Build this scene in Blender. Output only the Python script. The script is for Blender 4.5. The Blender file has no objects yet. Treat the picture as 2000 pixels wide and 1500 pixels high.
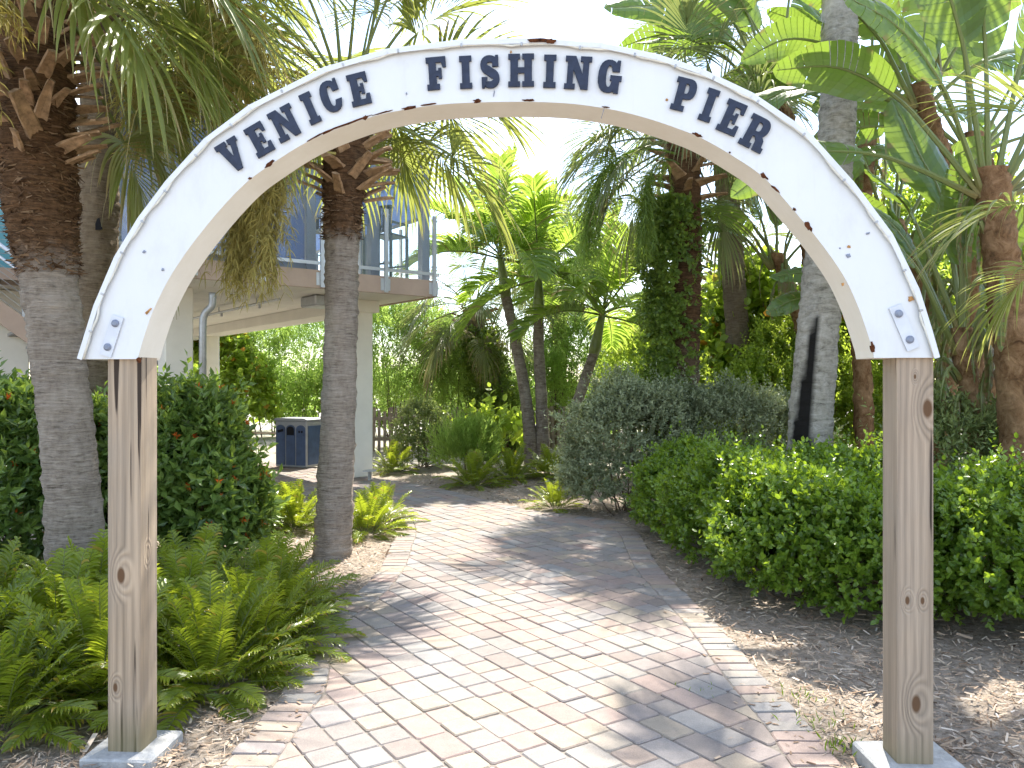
import bpy, bmesh, math, random
import numpy as np
from mathutils import Vector, Matrix
from mathutils.geometry import tessellate_polygon
R = math.radians
random.seed(11)
rng = np.random.default_rng(11)
SC = bpy.context.scene
COL = SC.collection

# ------------------------------------------------------------------ camera, sky, sun, exposure
EYE = 1.6
F = 1550.0 / 2000.0
cam = bpy.data.cameras.new('camera')
cam.sensor_width = 36.0
cam.lens = 36.0 * F
cam.clip_start = 0.05
cam.clip_end = 2000.0
camo = bpy.data.objects.new('camera', cam)
COL.objects.link(camo)
camo.location = (0, 0, EYE)
camo.rotation_euler = (R(90), 0, 0)
SC.camera = camo

SUN_EL, SUN_AZ = R(56), R(17)          # azimuth from +Y towards +X
SDIR = Vector((math.sin(SUN_AZ) * math.cos(SUN_EL), math.cos(SUN_AZ) * math.cos(SUN_EL), math.sin(SUN_EL)))
world = bpy.data.worlds.new('World')
SC.world = world
world.use_nodes = True
wn, wl = world.node_tree.nodes, world.node_tree.links
bg = wn['Background']
bg.inputs['Strength'].default_value = 0.15
sky = wn.new('ShaderNodeTexSky')
sky.sky_type = 'NISHITA'
sky.sun_disc = False
sky.sun_elevation = SUN_EL
sky.sun_rotation = SUN_AZ
sky.air_density = 1.0
sky.dust_density = 0.8
tc = wn.new('ShaderNodeTexCoord')
mp = wn.new('ShaderNodeMapping')
mp.inputs['Scale'].default_value = (1.3, 1.3, 2.6)
mp.inputs['Location'].default_value = (0.35, 0.1, 0.0)
cn = wn.new('ShaderNodeTexNoise')
cn.inputs['Scale'].default_value = 1.5
cn.inputs['Detail'].default_value = 7
cn.inputs['Roughness'].default_value = 0.55
cr = wn.new('ShaderNodeValToRGB')
cr.color_ramp.elements[0].position = 0.47
cr.color_ramp.elements[1].position = 0.70
cmx = wn.new('ShaderNodeMixRGB')
cmx.inputs[2].default_value = (6.6, 6.8, 7.2, 1)
wl.new(tc.outputs['Generated'], mp.inputs['Vector'])
wl.new(mp.outputs[0], cn.inputs['Vector'])
wl.new(cn.outputs['Fac'], cr.inputs[0])
wl.new(cr.outputs[0], cmx.inputs[0])
wl.new(sky.outputs[0], cmx.inputs[1])
wl.new(cmx.outputs[0], bg.inputs['Color'])

sun = bpy.data.lights.new('sun', 'SUN')
sun.energy = 4.3
sun.angle = R(0.55)
sun.color = (1.0, 0.94, 0.84)
suno = bpy.data.objects.new('sun', sun)
COL.objects.link(suno)
suno.rotation_euler = SDIR.to_track_quat('Z', 'Y').to_euler()
suno.location = (4, 12, 20)

SC.view_settings.view_transform = 'Standard'
SC.view_settings.look = 'None'
SC.view_settings.gamma = 1.0
SC.view_settings.exposure = 1.62
SC.cycles.use_denoising = True
SC.cycles.use_adaptive_sampling = True
SC.cycles.adaptive_threshold = 0.02
SC.cycles.max_bounces = 9
SC.cycles.diffuse_bounces = 5
SC.cycles.transmission_bounces = 6
SC.cycles.transparent_max_bounces = 8
SC.cycles.sample_clamp_indirect = 6.0
SC.cycles.caustics_reflective = False
SC.cycles.caustics_refractive = False

# ------------------------------------------------------------------ helpers
def W(px, py, D):
    """a point at depth D seen at photograph pixel (px, py)"""
    return Vector(((px - 1000) / 1550.0 * D, D, EYE + (750 - py) / 1550.0 * D))
def G(px, py):
    """ground point under photograph pixel"""
    D = EYE * 1550.0 / (py - 750)
    return Vector(((px - 1000) / 1550.0 * D, D, 0))

def link(name, me, parent=None, loc=None, rot=None, scale=None):
    o = bpy.data.objects.new(name, me)
    COL.objects.link(o)
    if parent is not None:
        o.parent = parent
    if loc is not None:
        o.location = loc
    if rot is not None:
        o.rotation_euler = rot
    if scale is not None:
        o.scale = scale if hasattr(scale, '__len__') else (scale,) * 3
    return o

def tag(o, label=None, cat=None, group=None, kind=None):
    if label: o['label'] = label
    if cat: o['category'] = cat
    if group: o['group'] = group
    if kind: o['kind'] = kind
    return o

def thing(name, label, cat, loc=(0, 0, 0), rotz=0, group=None):
    o = link(name, None, None, loc, (0, 0, rotz))
    o.empty_display_size = 0.2
    return tag(o, label, cat, group)

class MB:
    """collects polygons; build() links them as one mesh object"""
    def __init__(s):
        s.v, s.f, s.m = [], [], []
    def add(s, vs, fs, m=0):
        b = len(s.v)
        s.v += [tuple(v) for v in vs]
        s.f += [tuple(b + i for i in f) for f in fs]
        s.m += [m] * len(fs)
        return s
    def box(s, c, d, rot=None, m=0, bev=0.0):
        x, y, z = d[0] / 2, d[1] / 2, d[2] / 2
        if bev:
            b = bev
            vs = []
            for sx in (-1, 1):
                for sy in (-1, 1):
                    for sz in (-1, 1):
                        vs += [(sx * x, sy * (y - b), sz * (z - b)), (sx * (x - b), sy * y, sz * (z - b)), (sx * (x - b), sy * (y - b), sz * z)]
            idx = {}
            k = 0
            for sx in (-1, 1):
                for sy in (-1, 1):
                    for sz in (-1, 1):
                        for a in range(3):
                            idx[(sx, sy, sz, a)] = k; k += 1
            fs = []
            I = idx
            for q in (-1, 1):
                fs.append([I[(q, a, b_, 0)] for a, b_ in ((-1, -1), (1, -1), (1, 1), (-1, 1))][::q])
                fs.append([I[(a, q, b_, 1)] for a, b_ in ((-1, -1), (1, -1), (1, 1), (-1, 1))][::-q])
                fs.append([I[(a, b_, q, 2)] for a, b_ in ((-1, -1), (1, -1), (1, 1), (-1, 1))][::q])
            for a in (-1, 1):
                for b_ in (-1, 1):
                    fs.append([I[(a, b_, -1, 0)], I[(a, b_, 1, 0)], I[(a, b_, 1, 1)], I[(a, b_, -1, 1)]])
                    fs.append([I[(a, -1, b_, 0)], I[(a, 1, b_, 0)], I[(a, 1, b_, 2)], I[(a, -1, b_, 2)]])
                    fs.append([I[(-1, a, b_, 1)], I[(1, a, b_, 1)], I[(1, a, b_, 2)], I[(-1, a, b_, 2)]])
                    for c_ in (-1, 1):
                        fs.append([I[(a, b_, c_, 0)], I[(a, b_, c_, 1)], I[(a, b_, c_, 2)]])
        else:
            vs = [(sx * x, sy * y, sz * z) for sx in (-1, 1) for sy in (-1, 1) for sz in (-1, 1)]
            fs = [(0, 1, 3, 2), (4, 6, 7, 5), (0, 4, 5, 1), (2, 3, 7, 6), (0, 2, 6, 4), (1, 5, 7, 3)]
        M = rot if rot is not None else Matrix.Identity(3)
        c = Vector(c)
        return s.add([c + M @ Vector(v) for v in vs], fs, m)
    def beam(s, p, q, w, h, m=0, up=(0, 0, 1)):
        p, q = Vector(p), Vector(q)
        d = (q - p)
        L = d.length
        y = d / L
        x = y.cross(Vector(up))
        if x.length < 1e-4: x = Vector((1, 0, 0))
        x.normalize()
        z = x.cross(y)
        M = Matrix((x, y, z)).transposed()
        return s.box((p + q) / 2, (w, L, h), M, m)
    def tube(s, pts, r, n=8, m=0, cap=True):
        V, Q = tube_np(pts, r, n)
        b = len(s.v)
        s.add(V, [tuple(q) for q in Q], m)
        if cap:
            k = len(V)
            s.f += [tuple(b + i for i in range(n))[::-1], tuple(b + k - n + i for i in range(n))]
            s.m += [m, m]
        return s
    def disc(s, c, n_, r, th, seg=16, m=0):
        n_ = Vector(n_).normalized()
        return s.tube([Vector(c), Vector(c) + n_ * th], r, seg, m)
    def mesh(s, name, mats, smooth=False):
        me = bpy.data.meshes.new(name)
        me.from_pydata(s.v, [], s.f)
        for mt in (mats if isinstance(mats, (list, tuple)) else [mats]):
            me.materials.append(mt)
        if any(s.m): me.polygons.foreach_set('material_index', s.m)
        if smooth: me.polygons.foreach_set('use_smooth', [True] * len(me.polygons))
        me.update()
        bm = bmesh.new(); bm.from_mesh(me)
        bmesh.ops.recalc_face_normals(bm, faces=bm.faces)
        bm.to_mesh(me); bm.free()
        return me
    def build(s, name, mats, parent=None, smooth=False, **k):
        return link(name, s.mesh(name, mats, smooth), parent, **k)

def tube_np(pts, r, n=8):
    P = np.array([tuple(p) for p in pts], float)
    m = len(P)
    rr = np.full(m, r, float) if np.isscalar(r) else np.array(r, float)
    T = np.gradient(P, axis=0)
    T /= np.linalg.norm(T, axis=1)[:, None] + 1e-9
    ref = np.array([0, 0, 1.0]) if abs(T[:, 2]).mean() < 0.8 else np.array([1.0, 0, 0])
    X = np.cross(T, ref); X /= np.linalg.norm(X, axis=1)[:, None] + 1e-9
    Y = np.cross(T, X)
    a = np.arange(n) / n * 2 * np.pi
    V = P[:, None] + rr[:, None, None] * (np.cos(a)[None, :, None] * X[:, None] + np.sin(a)[None, :, None] * Y[:, None])
    i = np.arange(m - 1)[:, None] * n
    j = np.arange(n)[None]
    j2 = (j + 1) % n
    Q = np.stack([i + j, i + j2, i + n + j2, i + n + j], -1).reshape(-1, 4)
    return V.reshape(-1, 3), Q

def np_mesh(name, V, Q, mats, tint=None, dry=None, midx=None, smooth=False):
    me = bpy.data.meshes.new(name)
    V = np.asarray(V, np.float32); Q = np.asarray(Q, np.int32)
    me.vertices.add(len(V)); me.vertices.foreach_set('co', V.ravel())
    me.loops.add(Q.size); me.loops.foreach_set('vertex_index', Q.ravel())
    me.polygons.add(len(Q))
    me.polygons.foreach_set('loop_start', np.arange(len(Q), dtype=np.int32) * 4)
    for nm, a in (('tint', tint), ('dry', dry)):
        if a is not None:
            at = me.attributes.new(nm, 'FLOAT', 'POINT')
            at.data.foreach_set('value', np.asarray(a, np.float32))
    for mt in (mats if isinstance(mats, (list, tuple)) else [mats]):
        me.materials.append(mt)
    if midx is not None: me.polygons.foreach_set('material_index', np.asarray(midx, np.int32))
    me.polygons.foreach_set('use_smooth', np.full(len(Q), smooth))
    me.update(calc_edges=True)
    return me

class NB:
    """numpy quad collector with tint / dry attributes and material index"""
    def __init__(s):
        s.V, s.Q, s.T, s.D, s.M, s.n = [], [], [], [], [], 0
    def add(s, V, Q, tint=0.5, dry=0.0, m=0):
        V = np.asarray(V, float); Q = np.asarray(Q, int)
        s.V.append(V); s.Q.append(Q + s.n); s.n += len(V)
        s.T.append(np.broadcast_to(np.asarray(tint, float), (len(V),)))
        s.D.append(np.broadcast_to(np.asarray(dry, float), (len(V),)))
        s.M.append(np.full(len(Q), m))
        return s
    def mesh(s, name, mats, smooth=False):
        return np_mesh(name, np.concatenate(s.V), np.concatenate(s.Q), mats, np.concatenate(s.T), np.concatenate(s.D), np.concatenate(s.M), smooth)
    def build(s, name, mats, parent=None, smooth=False, **k):
        return link(name, s.mesh(name, mats, smooth), parent, **k)

def unit(a):
    return a / (np.linalg.norm(a, axis=-1, keepdims=True) + 1e-9)

def lump(P, s=1.0, seed=0.0):
    """smooth pseudo noise in about -1..1"""
    x, y, z = P[..., 0] * s + seed, P[..., 1] * s + seed * 1.7, P[..., 2] * s - seed
    return (np.sin(1.7 * x + 1.3 * y) + np.sin(2.3 * y - 1.9 * z + 1) + np.sin(2.9 * z + 1.1 * x + 2) + 0.6 * np.sin(4.1 * x - 3.7 * y + 3.3 * z)) / 3.2

def smooth_poly(pts, n=6, closed=False):
    P = [np.array(p, float) for p in pts]
    out = []
    m = len(P)
    for i in range(m if closed else m - 1):
        p0 = P[(i - 1) % m] if closed or i > 0 else 2 * P[0] - P[1]
        p1, p2 = P[i], P[(i + 1) % m]
        p3 = P[(i + 2) % m] if closed or i + 2 < m else 2 * P[-1] - P[-2]
        for k in range(n):
            t = k / n
            out.append(0.5 * (2 * p1 + (p2 - p0) * t + (2 * p0 - 5 * p1 + 4 * p2 - p3) * t * t + (3 * p1 - p0 - 3 * p2 + p3) * t ** 3))
    if not closed: out.append(P[-1])
    return np.array(out)

# ------------------------------------------------------------------ materials
class NT:
    def __init__(s, name):
        s.m = bpy.data.materials.new(name)
        s.m.use_nodes = True
        s.t = s.m.node_tree
        s.t.nodes.clear()
        s.out = s.n('ShaderNodeOutputMaterial')
    def n(s, typ, **kw):
        nd = s.t.nodes.new(typ)
        for k, v in kw.items():
            if k in nd.inputs.keys(): nd.inputs[k].default_value = v
            else: setattr(nd, k, v)
        return nd
    def l(s, a, b):
        s.t.links.new(a, b)
    def coord(s, scale=(1, 1, 1), src='Object', loc=(0, 0, 0)):
        t = s.n('ShaderNodeTexCoord'); mp = s.n('ShaderNodeMapping')
        mp.inputs['Scale'].default_value = scale
        mp.inputs['Location'].default_value = loc
        s.l(t.outputs[src], mp.inputs['Vector'])
        return mp.outputs[0]
    def noise(s, vec, scale, detail=5, rough=0.6, dist=0.0):
        n = s.n('ShaderNodeTexNoise', Scale=scale, Detail=detail, Roughness=rough, Distortion=dist)
        if vec is not None: s.l(vec, n.inputs['Vector'])
        return n.outputs['Fac']
    def ramp(s, fac, stops):
        r = s.n('ShaderNodeValToRGB')
        e = r.color_ramp.elements
        while len(e) < len(stops): e.new(0.5)
        for el, (p, c) in zip(e, stops):
            el.position = p
            el.color = (c, c, c, 1) if np.isscalar(c) else (*c, 1)
        s.l(fac, r.inputs[0])
        return r.outputs[0]
    def mix(s, fac, a, b, mode='MIX'):
        m = s.n('ShaderNodeMixRGB', blend_type=mode)
        for sock, v in ((m.inputs[0], fac), (m.inputs[1], a), (m.inputs[2], b)):
            if hasattr(v, 'is_linked') or hasattr(v, 'links'): s.l(v, sock)
            elif np.isscalar(v): sock.default_value = v if sock == m.inputs[0] else (v, v, v, 1)
            else: sock.default_value = (*v, 1)
        return m.outputs[0]
    def attr(s, name):
        return s.n('ShaderNodeAttribute', attribute_name=name).outputs['Fac']
    def bump(s, h, strength=0.3, dist=0.01):
        b = s.n('ShaderNodeBump', Strength=strength, Distance=dist)
        s.l(h, b.inputs['Height'])
        return b.outputs[0]
    def pbr(s, color, rough=0.7, spec=0.3, normal=None, metal=0.0, **k):
        p = s.n('ShaderNodeBsdfPrincipled')
        p.inputs['Specular IOR Level'].default_value = spec
        p.inputs['Metallic'].default_value = metal
        for sock, v in (('Base Color', color), ('Roughness', rough)):
            if hasattr(v, 'links'): s.l(v, p.inputs[sock])
            elif np.isscalar(v): p.inputs[sock].default_value = v
            else: p.inputs[sock].default_value = (*v, 1)
        if normal is not None: s.l(normal, p.inputs['Normal'])
        for kk, v in k.items(): p.inputs[kk].default_value = v
        return p
    def done(s, shader):
        s.l(shader.outputs[0], s.out.inputs['Surface'])
        return s.m

def leaf_mat(name, dark, light, trans, tmix=0.42, rough=0.42, spec=0.4, drycol=(0.32, 0.24, 0.11), per_object=False):
    t = NT(name)
    tint = t.attr('tint')
    if per_object:
        oi = t.n('ShaderNodeObjectInfo')
        tint = t.mix(0.45, tint, oi.outputs['Random'])
    c = t.ramp(tint, [(0.1, dark), (0.9, light)])
    tcol = t.mix(tint, tuple(x * 0.75 for x in trans), trans)
    dry = t.attr('dry')
    c = t.mix(dry, c, drycol)
    tcol = t.mix(dry, tcol, tuple(x * 1.1 for x in drycol))
    p = t.pbr(c, rough, spec)
    tr = t.n('ShaderNodeBsdfTranslucent'); t.l(tcol, tr.inputs['Color'])
    m = t.n('ShaderNodeMixShader'); m.inputs[0].default_value = tmix
    t.l(p.outputs[0], m.inputs[1]); t.l(tr.outputs[0], m.inputs[2])
    return t.done(m)

MAT = {}
MAT['fan'] = leaf_mat('fan_frond_green', (0.065, 0.105, 0.025), (0.20, 0.245, 0.065), (0.48, 0.53, 0.11), 0.42, 0.38, 0.45, per_object=True)
MAT['fan_grey'] = leaf_mat('fan_frond_grey_green', (0.07, 0.105, 0.04), (0.18, 0.215, 0.09), (0.32, 0.38, 0.11), 0.36, 0.4, 0.45, per_object=True)
MAT['feather'] = leaf_mat('feather_frond_green', (0.05, 0.10, 0.018), (0.16, 0.25, 0.05), (0.50, 0.68, 0.09), 0.5, 0.36, 0.45, per_object=True)
MAT['coontie'] = leaf_mat('coontie_green', (0.08, 0.125, 0.012), (0.24, 0.30, 0.03), (0.50, 0.60, 0.035), 0.44, 0.3, 0.5, drycol=(0.42, 0.30, 0.05), per_object=True)
MAT['paddle'] = leaf_mat('paddle_leaf_green', (0.05, 0.105, 0.03), (0.11, 0.18, 0.04), (0.34, 0.50, 0.06), 0.36, 0.3, 0.5, drycol=(0.22, 0.15, 0.07), per_object=True)
MAT['stalk'] = leaf_mat('leaf_stalk_green', (0.11, 0.15, 0.04), (0.19, 0.22, 0.07), (0.2, 0.25, 0.05), 0.08, 0.4, 0.4, drycol=(0.25, 0.13, 0.06))
MAT['firebush'] = leaf_mat('firebush_leaf', (0.06, 0.115, 0.025), (0.17, 0.26, 0.055), (0.34, 0.48, 0.06), 0.34, 0.35, 0.5)
MAT['hedge'] = leaf_mat('hedge_leaf', (0.045, 0.10, 0.014), (0.16, 0.26, 0.03), (0.38, 0.54, 0.03), 0.38, 0.3, 0.55)
MAT['silver'] = leaf_mat('silver_buttonwood_leaf', (0.15, 0.185, 0.10), (0.33, 0.37, 0.23), (0.36, 0.42, 0.15), 0.28, 0.55, 0.3)
MAT['grape'] = leaf_mat('sea_grape_leaf', (0.08, 0.14, 0.02), (0.20, 0.28, 0.04), (0.58, 0.74, 0.08), 0.55, 0.35, 0.45, drycol=(0.5, 0.2, 0.03))
MAT['fine'] = leaf_mat('fine_shrub_leaf', (0.09, 0.14, 0.03), (0.22, 0.30, 0.07), (0.56, 0.76, 0.16), 0.56, 0.45, 0.35)
MAT['vine'] = leaf_mat('vine_leaf', (0.05, 0.10, 0.02), (0.16, 0.24, 0.04), (0.38, 0.50, 0.06), 0.4, 0.4, 0.4)
MAT['pale'] = leaf_mat('pale_shrub_leaf', (0.10, 0.15, 0.05), (0.24, 0.29, 0.11), (0.38, 0.45, 0.12), 0.38, 0.4, 0.4)
MAT['flower'] = leaf_mat('palm_flower_strand', (0.24, 0.20, 0.05), (0.48, 0.41, 0.14), (0.48, 0.41, 0.10), 0.25, 0.7, 0.2)
MAT['orange'] = leaf_mat('orange_flower', (0.55, 0.10, 0.02), (0.7, 0.2, 0.03), (0.6, 0.15, 0.02), 0.3, 0.6, 0.2)

def trunk_mat(name, base, light, brown, ring=55.0, bumpy=0.9):
    t = NT(name)
    n1 = t.noise(t.coord((7, 7, ring * 1.5)), 1.0, 7, 0.7, 0.8)
    n2 = t.noise(t.coord((26, 26, 14)), 1.0, 6, 0.7)
    n3 = t.noise(t.coord((2.2, 2.2, 1.6)), 1.0, 4, 0.6)
    h = t.mix(0.3, n1, n2)
    c = t.ramp(h, [(0.33, tuple(x * 0.28 for x in base)), (0.46, base), (0.66, light)])
    lich = t.ramp(n3, [(0.5, 0.0), (0.72, 0.55)])
    c = t.mix(lich, c, tuple(min(1, x * 1.25) for x in light))
    bc = t.ramp(h, [(0.35, tuple(x * 0.2 for x in brown)), (0.5, brown), (0.68, tuple(min(1, x * 2.0) for x in brown))])
    c = t.mix(t.attr('tint'), c, bc)
    c = t.mix(t.attr('dry'), c, (0.012, 0.011, 0.010))
    return t.done(t.pbr(c, 0.9, 0.15, t.bump(h, bumpy, 0.03)))
MAT['trunk'] = trunk_mat('palm_trunk_grey_brown', (0.245, 0.205, 0.165), (0.42, 0.37, 0.31), (0.11, 0.062, 0.032))
MAT['trunk_dark'] = trunk_mat('palm_trunk_brown', (0.14, 0.105, 0.07), (0.25, 0.20, 0.14), (0.10, 0.06, 0.03), 40)
MAT['trunk_grey'] = trunk_mat('palm_trunk_grey', (0.24, 0.225, 0.19), (0.42, 0.40, 0.36), (0.12, 0.09, 0.06), 14, 0.5)
MAT['trunk_ring'] = trunk_mat('palm_trunk_ringed', (0.17, 0.14, 0.115), (0.32, 0.29, 0.25), (0.12, 0.08, 0.05), 18, 0.6)
MAT['sheath'] = trunk_mat('bird_of_paradise_sheath', (0.17, 0.095, 0.045), (0.34, 0.23, 0.13), (0.17, 0.09, 0.045), 5, 1.0)

def simple(name, col, rough=0.6, spec=0.3, var=0.12, scale=8.0, bump=0.0, metal=0.0, **k):
    t = NT(name)
    n = t.noise(t.coord(), scale, 6, 0.65)
    c = t.ramp(n, [(0.3, tuple(x * (1 - var) for x in col)), (0.7, tuple(min(1, x * (1 + var)) for x in col))])
    nm = t.bump(t.noise(t.coord(), scale * 6, 5), bump, 0.01) if bump else None
    return t.done(t.pbr(c, rough, spec, nm, metal, **k))
MAT['boot'] = simple('leaf_base_brown', (0.33, 0.215, 0.125), 0.8, 0.2, 0.5, 14, 0.5)
MAT['bark'] = simple('shrub_bark', (0.15, 0.11, 0.08), 0.9, 0.1, 0.4, 14, 0.5)
MAT['crownshaft'] = simple('crownshaft_green', (0.19, 0.23, 0.08), 0.4, 0.4, 0.25, 5)
MAT['aluminium'] = simple('brushed_aluminium', (0.55, 0.58, 0.62), 0.38, 0.5, 0.06, 10, metal=0.55)
MAT['steel'] = simple('galvanised_steel', (0.42, 0.43, 0.44), 0.45, 0.5, 0.15, 12, 0.1, metal=0.6)
MAT['stucco'] = simple('cream_stucco', (0.80, 0.77, 0.69), 0.85, 0.2, 0.05, 3, 0.15)
MAT['soffit'] = simple('cream_soffit_board', (0.80, 0.77, 0.69), 0.8, 0.2, 0.05, 2, 0.05)
MAT['fascia'] = simple('tan_fascia', (0.46, 0.35, 0.28), 0.8, 0.2, 0.08, 3, 0.1)
MAT['navy'] = simple('navy_letter', (0.018, 0.027, 0.056), 0.5, 0.35, 0.35, 30, 0.1)
MAT['mullion'] = simple('blue_grey_mullion', (0.20, 0.24, 0.29), 0.45, 0.4, 0.08, 6)
MAT['bin_blue'] = simple('bin_blue_panel', (0.045, 0.075, 0.15), 0.5, 0.4, 0.3, 6)
MAT['bin_grey'] = simple('bin_grey_frame', (0.30, 0.31, 0.32), 0.55, 0.35, 0.12, 6)
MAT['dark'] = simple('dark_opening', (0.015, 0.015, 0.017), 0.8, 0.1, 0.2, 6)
MAT['concrete'] = simple('grey_concrete', (0.40, 0.40, 0.39), 0.9, 0.15, 0.25, 18, 0.5)
MAT['timber'] = simple('weathered_fence_timber', (0.27, 0.22, 0.17), 0.9, 0.15, 0.3, 10, 0.4)
MAT['chair'] = simple('grey_green_chair', (0.13, 0.18, 0.18), 0.5, 0.35, 0.15, 8)
MAT['rust'] = simple('rust', (0.10, 0.036, 0.016), 0.95, 0.1, 0.7, 40, 0.8)
MAT['stain'] = simple('rust_stain', (0.42, 0.23, 0.09), 0.9, 0.1, 0.5, 40)
MAT['plate'] = simple('painted_bolt_plate', (0.60, 0.64, 0.70), 0.5, 0.35, 0.08, 12)
MAT['bolt'] = simple('blue_grey_bolt', (0.22, 0.25, 0.32), 0.5, 0.4, 0.2, 30, metal=0.3)
MAT['cable'] = simple('off_white_cable', (0.66, 0.66, 0.60), 0.6, 0.3, 0.2, 20)
def glass(name, col, rough, alpha_mix):
    t = NT(name)
    p = t.pbr(col, rough, 0.6)
    tr = t.n('ShaderNodeBsdfTransparent'); tr.inputs[0].default_value = (*[0.72 + 0.28 * min(1, c * 2) for c in col], 1)
    m = t.n('ShaderNodeMixShader'); m.inputs[0].default_value = alpha_mix
    t.l(p.outputs[0], m.inputs[1]); t.l(tr.outputs[0], m.inputs[2])
    return t.done(m)
MAT['rail_glass'] = glass('clear_rail_glass', (0.45, 0.48, 0.50), 0.03, 0.9)
MAT['cyan_glass'] = glass('turquoise_glass', (0.20, 0.50, 0.58), 0.08, 0.12)
MAT['blue_glass'] = glass('blue_tinted_glass', (0.10, 0.17, 0.36), 0.04, 0.35)
tq = NT('blue_roll_shade')
_p = tq.pbr((0.26, 0.36, 0.55), 0.6, 0.2); _t = tq.n('ShaderNodeBsdfTranslucent'); _t.inputs[0].default_value = (0.36, 0.48, 0.72, 1)
_m = tq.n('ShaderNodeMixShader'); _m.inputs[0].default_value = 0.55
tq.l(_p.outputs[0], _m.inputs[1]); tq.l(_t.outputs[0], _m.inputs[2])
MAT['shade'] = tq.done(_m)

# white painted sheet of the arch: chalky, dirty streaks
t = NT('chalky_white_paint')
n = t.noise(t.coord((3, 3, 1.6)), 1.6, 8, 0.7)
n2 = t.noise(t.coord(), 60, 4, 0.7)
c = t.ramp(n, [(0.28, (0.62, 0.64, 0.66)), (0.46, (0.68, 0.71, 0.735)), (0.8, (0.71, 0.74, 0.765))])
sp = t.ramp(n2, [(0.70, 0.0), (0.78, 1.0)])
c = t.mix(sp, c, (0.55, 0.52, 0.46))
st = t.noise(t.coord((22, 22, 2.2)), 1.0, 6, 0.65)
c = t.mix(t.ramp(st, [(0.56, 0.0), (0.8, 0.45)]), c, (0.60, 0.60, 0.56))
blot = t.noise(t.coord(), 3.0, 9, 0.75)
c = t.mix(t.ramp(blot, [(0.60, 0.0), (0.70, 0.4)]), c, (0.62, 0.60, 0.54))
MAT['white'] = t.done(t.pbr(c, 0.55, 0.3, t.bump(t.noise(t.coord(), 5, 3), 0.06, 0.02)))
t = NT('white_paint_bounce_tinted')  # arch underside: warm bounced light in shade put into the white paint's colour
n = t.noise(t.coord((3, 3, 1.6)), 1.8, 8, 0.7)
c = t.ramp(n, [(0.3, (0.75, 0.715, 0.63)), (0.7, (0.83, 0.80, 0.73))])
MAT['white_under'] = t.done(t.pbr(c, 0.6, 0.3))

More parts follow.
